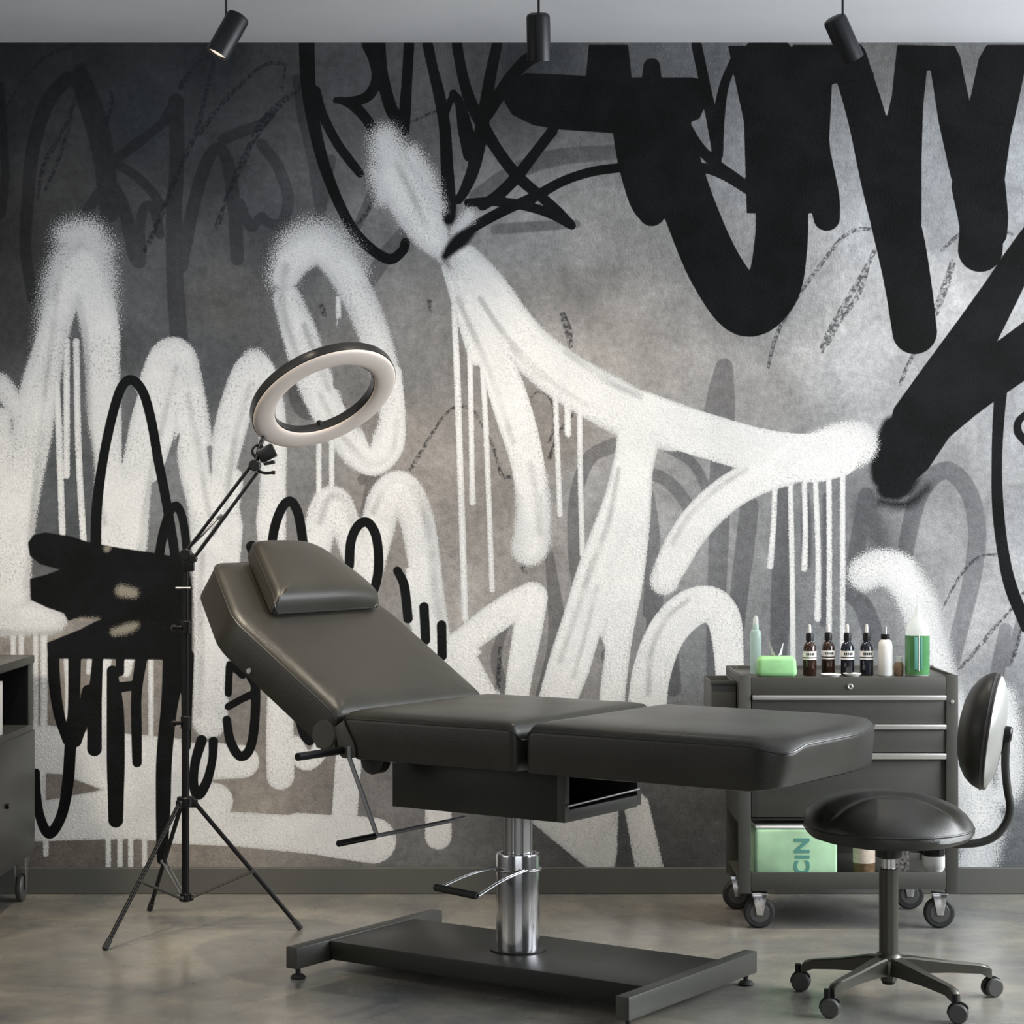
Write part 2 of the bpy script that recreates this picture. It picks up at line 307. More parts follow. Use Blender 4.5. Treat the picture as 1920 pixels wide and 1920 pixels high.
# ---- the painted wall: brush and spray strokes, traced as centre lines on the wall (units: 1.75 mm)
MURAL = '''
# layer|edge softness|x,y,halfwidth ...   (P = filled outline, E = cut out of the white)
G|2|62,560,11 48,470,11 52,380,12 60,290,13 85,200,14 125,150,14 155,155,16
G|3|150,130,12 160,170,20 180,230,22 195,300,20 205,400,18
G|2|215,300,10 255,270,10 300,235,9 322,210,14
G|2|215,305,9 255,330,9 285,360,9 302,385,9
G|2|155,410,10 185,365,11 212,352,11 235,400,12 250,470,13 262,488,13 262,430,10 272,388,9 290,395,10 300,440,9
G|2|330,190,15 332,300,14 326,400,15 328,520,16 336,640,17
G|2|340,500,12 362,390,12 385,310,12 408,278,11 428,310,12 440,400,13 445,485,13
G|2|418,262,10 450,248,11 485,235,10 510,215,8
G|2|490,270,10 520,310,11 540,370,11 528,420,11 500,415,9 490,405,8 470,425,10 450,380,9
G|3|600,380,12 590,300,14 570,220,12 560,150,12
G|3|620,300,10 600,400,10 590,440,10
G|3|690,530,14 730,470,14 760,430,10
G|3|700,360,10 672,420,8 660,450,8
G|3|895,370,16 960,325,16 1040,296,16 1150,285,14
G|3|930,430,10 1000,425,10 1080,420,8
G|2|0,400,10 10,330,8 5,240,8 0,160,8
G|2|1330,800,16 1345,730,16 1358,688,16
G|2|1360,690,15 1358,780,20 1350,900,20 1348,1000,19 1345,1080,18 1340,1200,16 1340,1290,15
G|2|1405,950,18 1395,1040,18 1385,1120,17 1378,1200,16
G|2|1468,930,18 1468,1020,20 1466,1100,20 1462,1180,18 1460,1240,14
G|2|1085,1120,11 1076,1020,12 1080,930,12 1105,860,13 1150,835,14
G|2|1215,885,12 1255,905,12 1290,950,12 1310,1010,11
G|2|1215,930,12 1225,1000,12 1222,1080,13 1215,1150,10
G|2|1250,840,8 1300,870,9 1330,930,9
G|2|1690,1090,14 1706,990,16 1730,915,17 1775,882,17 1815,920,17 1832,990,17 1825,1070,17 1805,1160,16 1785,1240,15
G|3|1600,1080,16 1612,1000,16 1625,930,16
G|2|1890,1240,10 1905,1190,8 1920,1140,8
G|2|1870,1260,14 1885,1180,12
G|4|1510,930,8 1512,1000,10 1512,1060,8
G|4|1548,930,6 1547,1100,6 1543,1170,6
G|3|1235,1230,10 1250,1180,16 1262,1290,16
G|2|1140,1230,14 1160,1290,16 1140,1330,14
G|2|1030,1040,8 1045,1200,18 1020,1320,20
G|3|1230,1100,14 1225,1200,16 1215,1290,12
G|3|960,1140,6 930,1230,10 945,1290,10
G|3|1640,1200,20 1620,1140,18 1590,1110,14
G|3|560,640,20 570,760,22 640,760,10
G|3|680,900,10 700,880,12 690,960,14
D|1.5|400,118,4 385,180,4 370,240,5 340,310,5 315,370,5 295,420,5 272,470,5
D|1.5|358,130,3 345,150,4 338,165,5
D|1.5|398,108,4 380,112,4 360,130,4 340,160,6
D|1.5|2,220,3 30,170,3 60,130,4 95,100,4 140,83,4
D|1.5|70,370,4 82,310,5 95,285,5 120,240,4 140,190,5 160,150,5
D|1.5|85,355,3 105,310,4 118,275,4 135,220,3
D|1.5|535,120,4 500,120,4 465,145,4 430,180,5 400,215,4 375,250,5
D|1.5|570,160,4 530,190,6 495,228,9 470,270,6 445,320,5 430,360,4 405,425,4
D|1.5|465,290,3 440,340,4 425,370,4 412,420,3
D|1.5|535,125,3 528,170,3
D|1.5|205,170,3 210,190,4 200,235,4
D|1.5|700,370,4 690,395,4 670,420,4
D|1.5|770,230,3 800,215,3 830,205,2
D|1.5|1440,690,3 1452,640,4 1470,600,4 1500,550,4 1540,495,4 1580,445,4 1610,430,4 1632,430,4
D|1.5|1540,652,4 1560,610,5 1590,560,5 1620,510,5 1640,470,4
D|1.5|1552,645,4 1575,600,5 1605,560,5 1622,520,4 1632,480,3
D|1.5|1688,720,4 1700,690,4 1715,660,4 1735,620,4 1760,560,4 1785,490,4
D|1.5|1757,590,3 1775,540,4 1788,495,4
D|1.5|1545,650,3 1542,660,3
D|1.5|1765,1145,2 1800,1080,3 1835,1045,3 1870,1040,3
D|1.5|1795,1258,3 1830,1220,4 1870,1170,4 1890,1150,3 1920,1110,3
D|1.5|1898,1240,4 1910,1200,4 1920,1170,4
D|1.5|1765,470,3 1800,440,4 1850,425,3 1900,440,3
D|1.5|770,880,4 800,830,4 825,790,3 850,765,3 880,765,4 900,790,3 925,840,3 940,890,4 955,895,4
D|1.5|1030,860,4 1040,830,3 1055,800,3 1080,770,3
D|1.5|995,745,2 1010,735,2 1030,745,3 1040,790,3 1030,830,3
D|1.5|1055,590,6 1065,620,8 1070,650,4
D|1.5|1548,160,3 1552,180,3
D|3|980,1060,6 985,1075,4
D|3|938,1215,4 936,1250,5 934,1290,4
D|3|805,565,5 808,580,4
D|3|604,575,6 608,590,5
B|1.5|P 945,190 955,160 985,137 1060,140 1150,145 1300,145 1322,152 1328,185 1312,222 1280,236 1200,250 1150,250 1050,243 1000,235 960,215
B|1.5|P 1104,84 1178,84 1185,150 1098,148
B|1.5|1175,220,30 1190,300,32 1208,370,30 1222,398,26
B|1.5|1235,200,52 1262,300,50 1300,410,50 1345,510,52 1400,577,54 1448,540,52 1464,460,50 1466,380,50 1462,280,58 1458,180,62 1440,120,54
B|1.5|P 1365,86 1475,84 1482,118 1486,84 1600,84 1640,140 1560,158 1555,260 1568,400 1400,400 1395,230 1378,150 1370,110
B|1.5|1530,300,30 1545,370,29 1550,408,25
B|1.5|1592,110,34 1625,220,36 1652,330,40 1682,430,46 1702,530,44 1715,622,42
B|1.5|P 1682,84 1790,86 1800,105 1818,190 1835,110 1850,84 1924,84 1924,120 1912,180 1895,255 1880,365 1795,365 1782,330 1760,230 1745,132 1738,132 1731,200 1728,300 1728,420 1690,440 1650,360 1655,250 1672,180
B|1.5|1830,350,46 1840,420,42 1838,468,42
B|1.5|1850,300,30 1862,400,28 1868,440,20
B|2|P 1924,420 1905,445 1880,480 1850,525 1800,595 1730,690 1676,765 1664,810 1668,870 1700,915 1740,880 1780,820 1830,778 1875,745 1924,712 1924,600 1870,640 1885,610 1924,530
B|12|1672,800,20 1662,850,30 1662,890,30
B|16|1690,860,40 1682,900,38 1665,915,24
B|24|1650,940,8 1700,945,10 1740,915,6
G|16|1625,960,26 1640,1000,20 1660,1040,14
B|1.5|1878,720,12 1872,790,11 1869,870,10 1871,950,11 1880,1030,11 1895,1100,12 1925,1175,12
B|1.5|1925,775,6 1910,790,7 1909,810,8 1925,830,8
B|1.5|575,82,15 578,160,14 590,240,12 608,310,11 635,380,10 665,435,10 700,470,10 732,486,10 755,470,9 760,455,9
B|1.5|592,170,9 605,215,9 630,265,9 655,300,9 675,325,8
B|1.5|688,84,10 702,115,10 706,150,10 690,180,10 660,190,9 630,188,6
B|1.5|640,188,7 665,200,10 690,228,10 708,265,11 712,300,10 704,330,8
B|1.5|706,84,17 716,140,12 732,200,12 752,240,11
B|1.5|767,84,10 763,150,10 760,200,11 758,245,10
B|1.5|802,84,10 812,130,10 824,180,11 834,240,11 838,310,12 842,380,13 840,408,12
B|1.5|857,84,10 865,130,10 880,185,11 905,235,12 935,285,11 970,330,11 1010,365,10 1045,395,9 1070,420,8
B|1.5|932,84,10 920,140,11 910,200,12 900,260,13 888,315,12 872,355,10 860,375,8
B|1.5|850,176,8 862,195,9 872,240,14 882,290,14
B|1.5|848,180,6 836,210,7
B|1.5|1020,97,14 990,112,13 958,145,12 935,180,12 915,215,10
B|1.5|1036,245,10 1005,285,10 970,330,11 935,365,11 905,385,10
B|1.5|1165,314,9 1110,322,9 1055,340,9 1000,370,10 955,390,10 915,410,10 880,430,10
B|1.5|878,380,8 930,378,9 980,385,9 1030,400,9 1072,423,8
B|1.5|1306,84,10 1322,160,10 1338,240,11 1345,300,8
B|1.5|1378,110,8 1358,160,9 1348,220,11 1345,290,11
B|1.5|1285,235,10 1310,275,10 1345,310,10 1380,335,10 1412,360,10
B|1.5|1290,312,9 1320,315,9 1360,330,9 1412,362,9
B|1.5|1128,150,8 1140,110,8
B|1.5|1222,125,16 1222,160,20
W|22|722,262,26 730,290,34 752,340,40 785,400,36
W|18|770,290,18 795,340,22 815,390,20
W|18|705,320,14 720,370,16
W|7|742,330,36 775,385,42 808,440,32 832,475,16 842,500,8
W|12|880,405,12 860,430,12 850,455,10
W|2.5|840,500,12 853,555,10 872,610,12 895,670,16
W|4|868,495,38 905,545,46 945,600,46 990,650,44 1050,700,46 1120,742,48 1190,778,48 1260,800,46
W|1.6|1200,772,40 1270,800,42 1340,822,42 1410,842,42 1480,856,44 1530,858,46 1570,848,46
W|9|1540,852,44 1575,840,46 1604,832,42
W|2|890,580,24 915,640,30 942,710,34 965,780,35 985,850,32 996,910,30
W|7|996,900,31 1000,960,32 997,1010,34 993,1026,34
W|2|1200,800,42 1190,860,38 1172,940,40 1148,1010,42 1124,1080,44 1098,1160,42 1072,1240,42 1050,1330,44
W|2|1196,820,30 1192,920,30 1186,1010,30 1172,1100,32 1160,1180,28 1152,1260,25 1146,1340,24
W|2|1480,875,34 1420,895,33 1365,925,33 1315,970,33 1282,1015,32 1258,1060,30
W|5|1275,1030,28 1255,1065,28 1246,1088,27
W|1.6|1212,1330,36 1222,1260,36 1248,1190,36 1288,1145,36 1330,1133,34 1357,1160,32 1366,1220,28 1368,1290,26 1362,1350,26
W|2.5|855,1210,20 880,1195,26 920,1165,28 960,1138,28 998,1120,29
W|2|998,1125,28 988,1190,27 975,1260,24 965,1340,22
W|2|860,1205,22 885,1240,24 908,1280,18 935,1320,10
W|1.5|P 842,1195 865,1180 900,1240 932,1310 900,1310 850,1250
W|1.4|851,575,5 857,700,6 862,850,6 867,1000,6 872,1160,6
W|1.4|880,620,5 883,760,5 885,880,5 886,942,6
W|1.4|904,680,5 911,800,5 917,950,5 923,1106,5
W|1.4|1041,725,5 1045,840,5 1050,965,5
W|1.4|1063,735,6 1065,814,6
W|1.4|1087,745,5 1088,880,5 1092,1040,5
W|1.4|1453,915,5 1450,990,5 1444,1062,6
W|1.4|1482,910,5 1485,1060,5 1487,1260,5
W|1.4|1508,900,5 1510,1000,5 1508,1066,6
W|1.4|1529,900,5 1534,1040,5 1533,1160,6
W|1.4|1554,890,5 1555,1050,5 1554,1260,5
W|1.4|1580,880,5 1580,1050,5 1580,1260,5
W|24|128,445,26 160,440,28 186,470,28
W|22|92,640,22 104,540,24 130,470,24 160,450,26 192,500,22 200,600,18
W|5|30,1120,26 32,1020,30 40,920,36 58,820,38 74,730,36 96,640,30 118,560,32 150,500,40 172,545,38 188,620,36 192,700,32 196,780,32 206,860,30 212,940,34 216,1030,34
W|8|0,720,20 22,750,20 40,780,20
W|3|4,780,16 8,900,20 10,1040,18 10,1140,20
W|4|240,1020,36 250,930,32 262,860,30 280,780,34 300,710,36 325,672,40 346,720,34 360,800,34 370,880,34 384,950,32 394,1040,34 398,1140,34
W|2.5|330,680,30 322,740,20 300,800,30 278,880,26
W|4|398,1100,34 398,1200,34 396,1290,33 393,1352,32
W|3|398,1000,24 410,900,28 428,820,30 448,750,32 476,695,34 500,745,30 512,820,26 512,900,24 508,980,28 505,1060,32
W|8|452,720,20 476,672,18 500,700,16
W|3|430,900,26 420,960,30 440,1040,30
W|3|460,1060,24 520,1060,30 560,1080,24
W|26|530,520,24 548,462,24 590,440,26 632,462,26 664,510,22
W|6|538,560,26 560,620,32 582,690,34 610,760,32 642,812,30 686,852,34 722,832,28 734,780,22 724,710,26 706,640,28 678,570,30 640,500,32 600,465,32 560,480,32 535,520,24
W|3|735,700,18 742,780,18 738,840,18 700,870,22 660,850,20
W|4|585,1060,30 597,1000,30 622,945,34 648,985,28 668,1040,26 690,1080,24
W|4|685,1100,26 704,1010,30 722,940,34 752,918,34 780,970,32 795,1050,30 806,1130,28 822,1210,26 840,1260,24
W|2|768,1080,16 782,1150,18 800,1210,18
W|1.4|598,830,5 598,930,5
W|1.4|622,820,5 622,920,5
W|1.4|634,560,5 636,640,5
W|1.4|105,700,6 110,800,6 117,1000,6
W|1.4|125,640,6 125,892,6
W|1.4|143,640,6 147,840,6 157,1020,6
W|6|0,1162,32 50,1158,34 90,1163,28 112,1165,14
W|1.4|25,1190,5 25,1240,5
W|1.4|40,1190,5 40,1240,5
W|1.4|66,1185,6 66,1370,6
W|1.4|82,1185,7 82,1370,7
W|1.4|125,1235,6 128,1300,6 126,1380,6
W|1.4|168,1235,5 166,1260,5
W|1.4|200,1235,10 194,1300,8 196,1380,8
W|1.4|240,1235,12 236,1260,10
W|1.4|283,1235,5 283,1390,5
W|1.5|P 40,1362 90,1360 200,1372 340,1385 345,1580 240,1573 40,1578
W|1.5|P 300,1390 400,1395 455,1397 455,1459 395,1462 402,1469 405,1520 520,1527 622,1532 630,1410 680,1400 670,1530 700,1533 700,1619 600,1603 450,1588 300,1580
W|2|525,1150,22 525,1300,24 525,1400,26 526,1455,26
W|2|552,1395,16 570,1425,18 590,1420,16 610,1390,16
W|1.5|822,1480,25 822,1568,25
W|1.4|86,1575,5 86,1602,5
W|1.4|203,1570,5 203,1635,5
W|1.4|225,1570,5 225,1635,5
W|1.4|245,1570,5 245,1635,5
W|1.4|271,1570,5 271,1635,5
W|2.5|P 995,1540 1060,1515 1160,1490 1157,1600 1150,1635 1110,1635
W|2.5|P 1168,1500 1195,1480 1215,1500 1246,1635 1192,1635
W|10|1622,1075,32 1650,1064,34 1690,1078,36 1722,1130,36 1742,1190,36 1760,1260,34 1785,1350,34 1820,1450,36 1840,1540,40
W|18|1845,1560,36 1830,1620,34 1800,1650,24
W|16|1880,1310,22 1892,1400,26 1890,1480,24 1850,1500,20
E|1.5|P 86,1450 115,1452 192,1481 86,1501
E|2|335,815,2 325,860,6 320,920,11 319,990,15 316,1040,20
E|2|455,880,2 466,930,8 468,990,13 468,1050,18
E|2|395,885,2 394,860,3 393,840,5
E|2|229,868,1 232,830,4 236,790,8 244,740,14
E|2|600,545,4 612,600,12 636,650,14 664,720,16 690,810,8 694,838,1
E|2|637,600,4 636,720,12
E|2|755,1030,1 752,1070,9 746,1110,14 738,1150,18
E|2|P 1322,1168 1330,1210 1328,1290 1322,1330 1262,1330 1264,1250 1280,1215
E|2|P 895,1230 947,1190 932,1300
E|2|P 1125,1190 1135,1215 1122,1320 1080,1320 1105,1260
E|9|834,490,5 842,500,3
E|1.4|60,1190,2 60,1350,3
E|1.4|74,1190,1.5 74,1340,2
W|1.5|560,1560,36 640,1570,40 700,1576,43
W|1.5|390,1425,34 440,1428,32 455,1428,31
W|1.5|380,1505,36 402,1503,35
S|5|106,560,4 96,640,5 84,740,5 72,860,6 60,980,5 50,1100,5
S|4|150,560,5 160,640,6 164,760,5 176,880,5 196,980,5
S|4|330,690,4 308,780,5 290,860,6 272,960,6 262,1030,5
S|4|352,740,5 372,840,6 384,920,5 402,1000,5
S|4|470,720,5 446,800,6 432,880,6 424,960,5
S|6|535,500,8 528,560,6 548,640,5 575,700,5
S|6|150,455,5 120,500,6 100,560,6
S|4|600,740,5 632,800,5 668,850,6 700,872,6 735,850,5 745,790,5
S|4|570,610,5 596,680,5 616,730,5
S|4|858,560,4 885,620,5 915,690,5 940,760,5 962,830,5
S|3|900,560,5 940,620,5 985,670,5 1040,720,5 1100,760,5
S|4|960,650,5 985,680,6 1020,710,6
S|4|1060,660,4 1130,710,5 1200,745,5
S|4|1160,880,4 1140,980,5 1110,1060,6 1080,1150,5 1050,1240,5
S|3|1120,1100,4 1100,1180,4 1075,1270,4
S|4|1215,1300,5 1222,1220,5 1250,1160,5 1290,1125,4
S|4|1400,880,4 1340,920,5 1290,970,5 1260,1020,5
S|5|700,960,5 722,915,6 752,900,6 784,930,7 806,1010,7 815,1100,7 828,1180,7
S|5|600,980,6 618,932,6 645,940,6 660,980,6
S|6|1720,1060,8 1756,1120,8 1780,1200,7 1800,1290,6
S|5|380,1040,5 376,1140,6 378,1240,6 374,1340,5
S|3|0,1185,6 60,1188,5 110,1186,5
S|6|745,310,6 775,370,6 800,430,5
S|5|995,870,5 1008,940,6 1012,1000,5
K|10|835,480,8 850,462,13 866,448,15 885,432,9
K|9|840,330,4 850,395,6 842,412,10
K|1.5|182,1150,9 180,1060,10 181,960,10 192,870,9 208,790,9 226,730,9 246,712,9 268,735,9 284,790,9 296,860,9 308,920,9 322,1000,9 335,1090,9
K|1.5|295,1080,9 302,1020,9 314,970,8 330,948,8 343,975,8 350,1030,8 352,1060,8
K|1.5|508,1030,9 516,985,9 530,950,9 545,940,9 558,960,9 566,1000,9 570,1040,9
K|1.5|655,1060,9 658,1015,9 672,985,9 690,980,9 705,1005,9 710,1050,9 706,1090,9 692,1130,9
K|1.5|745,1070,8 757,1095,9 762,1130,9 765,1160,9
K|1.5|795,1138,9 798,1200,9
K|1.5|828,1172,9 829,1230,9
K|1.5|472,1025,11 478,1040,11
K|3|P 52,1018 62,1003 85,998 130,1005 172,1018 230,1028 300,1038 352,1050 360,1100 360,1245 300,1237 90,1235 88,1205 120,1192 150,1180 185,1162 140,1160 128,1165 120,1150 90,1140 58,1125 56,1085 85,1078 112,1068 75,1058 56,1042
K|1.5|100,1235,11 103,1290,11 112,1345,10 126,1388,9
K|1.5|140,1235,12 138,1330,11 132,1400,11 127,1470,11 115,1530,10 93,1563,10 76,1535,9 69,1490,8 68,1448,7
K|1.5|165,1295,11 155,1345,13 142,1390,11
K|1.5|183,1235,10 178,1320,13 177,1404,14
K|1.5|210,1258,10 216,1330,16 217,1420,17 217,1500,15 217,1538,14
K|1.5|265,1235,11 256,1300,10 256,1370,10 257,1430,9
K|1.5|215,1290,10 255,1285,9
K|1.5|225,1235,8 225,1260,8
K|1.5|330,1235,25 318,1320,16 308,1420,15 306,1510,14 304,1590,11 303,1612,9
K|1.5|352,1230,12 350,1330,10 350,1400,8
K|1.5|378,1388,10 366,1430,9 363,1470,9 372,1490,10 388,1465,9 398,1425,8 400,1390,9
K|1.5|425,1350,8 432,1390,9 450,1418,9 468,1405,9 477,1360,9 479,1290,9 470,1270,8
K|1.5|428,1325,7 455,1310,7 478,1300,8
K|1.5|430,1250,7 428,1300,7
K|1.5|565,1350,12 572,1376,11 580,1388,10
K|1.5|430,1245,6 455,1265,8
R|8|228,1108,12 250,1112,10
R|8|215,1185,8 240,1178,10 255,1172,6
R|6|200,1030,6 205,1026,4
R|6|150,1160,3 185,1160,2
'''
# plaster tone of the mural's ground (sRGB grey, warmth), at x,y
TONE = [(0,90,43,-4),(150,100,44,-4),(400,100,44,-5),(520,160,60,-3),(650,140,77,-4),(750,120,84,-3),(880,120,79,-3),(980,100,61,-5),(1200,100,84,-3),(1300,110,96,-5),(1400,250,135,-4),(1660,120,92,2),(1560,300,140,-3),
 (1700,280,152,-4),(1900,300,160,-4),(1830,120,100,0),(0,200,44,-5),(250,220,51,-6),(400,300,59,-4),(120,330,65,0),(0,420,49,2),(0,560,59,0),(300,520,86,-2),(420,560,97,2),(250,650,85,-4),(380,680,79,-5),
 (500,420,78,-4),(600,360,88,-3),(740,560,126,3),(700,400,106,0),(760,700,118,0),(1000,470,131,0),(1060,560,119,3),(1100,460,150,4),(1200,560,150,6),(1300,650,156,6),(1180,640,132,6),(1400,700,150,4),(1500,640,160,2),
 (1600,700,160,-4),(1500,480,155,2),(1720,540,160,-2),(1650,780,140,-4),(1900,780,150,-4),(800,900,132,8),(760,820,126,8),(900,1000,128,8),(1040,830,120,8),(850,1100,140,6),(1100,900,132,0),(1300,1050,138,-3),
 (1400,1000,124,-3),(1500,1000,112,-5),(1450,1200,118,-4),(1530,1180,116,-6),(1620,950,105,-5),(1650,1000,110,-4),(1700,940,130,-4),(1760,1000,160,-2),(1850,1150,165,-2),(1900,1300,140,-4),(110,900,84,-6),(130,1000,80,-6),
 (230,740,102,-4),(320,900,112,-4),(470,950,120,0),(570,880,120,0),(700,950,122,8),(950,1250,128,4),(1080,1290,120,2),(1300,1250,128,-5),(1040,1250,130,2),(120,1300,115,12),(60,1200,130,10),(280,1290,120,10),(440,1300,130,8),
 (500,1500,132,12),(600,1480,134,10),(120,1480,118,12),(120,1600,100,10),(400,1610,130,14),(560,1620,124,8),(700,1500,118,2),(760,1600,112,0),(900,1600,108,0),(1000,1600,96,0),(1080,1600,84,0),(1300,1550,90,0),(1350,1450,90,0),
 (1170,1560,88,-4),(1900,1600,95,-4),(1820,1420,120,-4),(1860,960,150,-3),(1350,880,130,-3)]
def build_mural():
    S = 2.65
    xs = np.concatenate([np.array([-1400, -900, -500, -250]), np.arange(-120, 2041, S), np.array([2200, 2500, 2900, 3330])])
    ys = np.linspace(80, 1674.3, int(round(1594.3/S))+1)
    nx, ny = len(xs), len(ys); GX, GY = np.meshgrid(xs, ys)
    lay = {k: np.full((ny, nx), -12.) for k in 'GDBWEKRS'}
    def upd(A, s, sl): A[sl] = np.maximum(A[sl], s)
    for line in MURAL.strip().split('\n'):
        if line.startswith('#'): continue
        k, soft, pts = line.split('|'); soft = float(soft); A = lay[k]; poly = pts.startswith('P ')
        P = [tuple(float(v) for v in p.split(',')) for p in pts.replace('P ', '').split()]
        if poly:
            n = len(P); X = np.array(P)
            pad = 12*soft+6
            i0, i1 = np.searchsorted(xs, [X[:, 0].min()-pad, X[:, 0].max()+pad]); j0, j1 = np.searchsorted(ys, [X[:, 1].min()-pad, X[:, 1].max()+pad])
            sl = (slice(j0, j1), slice(i0, i1)); gx, gy = GX[sl], GY[sl]
            d = np.full(gx.shape, 1e9); inside = np.zeros(gx.shape, bool)
            for a in range(n):
                (x0, y0), (x1, y1) = P[a], P[(a+1) % n]; dx, dy = x1-x0, y1-y0
                t = np.clip(((gx-x0)*dx+(gy-y0)*dy)/(dx*dx+dy*dy+1e-9), 0, 1); d = np.minimum(d, np.hypot(gx-x0-t*dx, gy-y0-t*dy))
                if y0 != y1: inside ^= ((y0 > gy) != (y1 > gy)) & (gx < dx*(gy-y0)/(y1-y0)+x0)
            upd(A, np.where(inside, d, -d)/soft, sl); continue
        Q = catmull(P, 7) if len(P) > 2 else catmull(P, 1)
        for (x0, y0, w0), (x1, y1, w1) in zip(Q, Q[1:]):
            pad = max(w0, w1)+12*soft+4
            i0, i1 = np.searchsorted(xs, [min(x0, x1)-pad, max(x0, x1)+pad]); j0, j1 = np.searchsorted(ys, [min(y0, y1)-pad, max(y0, y1)+pad])
            if i1 <= i0 or j1 <= j0: continue
            sl = (slice(j0, j1), slice(i0, i1)); gx, gy = GX[sl], GY[sl]; dx, dy = x1-x0, y1-y0
            t = np.clip(((gx-x0)*dx+(gy-y0)*dy)/(dx*dx+dy*dy+1e-9), 0, 1)
            upd(A, (w0+(w1-w0)*t-np.hypot(gx-x0-t*dx, gy-y0-t*dy))/soft, sl)
    lay['W'] = np.minimum(lay['W'], -lay['E'])
    for k in lay: lay[k] = np.clip(lay[k], -12, 12)
    # ground tone, smooth interpolation
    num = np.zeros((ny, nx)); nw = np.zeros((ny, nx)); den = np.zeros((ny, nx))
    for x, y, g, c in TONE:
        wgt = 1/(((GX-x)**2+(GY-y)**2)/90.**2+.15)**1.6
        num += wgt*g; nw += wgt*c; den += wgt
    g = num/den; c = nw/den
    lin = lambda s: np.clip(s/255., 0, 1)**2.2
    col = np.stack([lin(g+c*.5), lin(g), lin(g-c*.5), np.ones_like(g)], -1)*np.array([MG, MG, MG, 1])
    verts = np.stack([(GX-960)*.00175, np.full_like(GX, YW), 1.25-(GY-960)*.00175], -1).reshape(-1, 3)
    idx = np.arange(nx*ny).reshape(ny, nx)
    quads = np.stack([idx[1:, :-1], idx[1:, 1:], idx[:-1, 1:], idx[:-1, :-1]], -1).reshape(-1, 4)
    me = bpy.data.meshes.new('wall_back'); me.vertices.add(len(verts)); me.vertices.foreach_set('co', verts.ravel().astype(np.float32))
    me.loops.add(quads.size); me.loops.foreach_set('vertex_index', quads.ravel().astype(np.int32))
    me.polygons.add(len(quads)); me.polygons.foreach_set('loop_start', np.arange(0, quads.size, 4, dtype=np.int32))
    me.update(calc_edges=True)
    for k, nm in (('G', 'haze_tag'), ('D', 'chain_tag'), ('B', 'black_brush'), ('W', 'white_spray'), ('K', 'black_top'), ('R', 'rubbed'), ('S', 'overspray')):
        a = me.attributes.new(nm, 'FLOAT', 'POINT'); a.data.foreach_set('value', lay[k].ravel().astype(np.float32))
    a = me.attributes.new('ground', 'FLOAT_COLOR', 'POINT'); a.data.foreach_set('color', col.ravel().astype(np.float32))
    return me
MG = 1.0
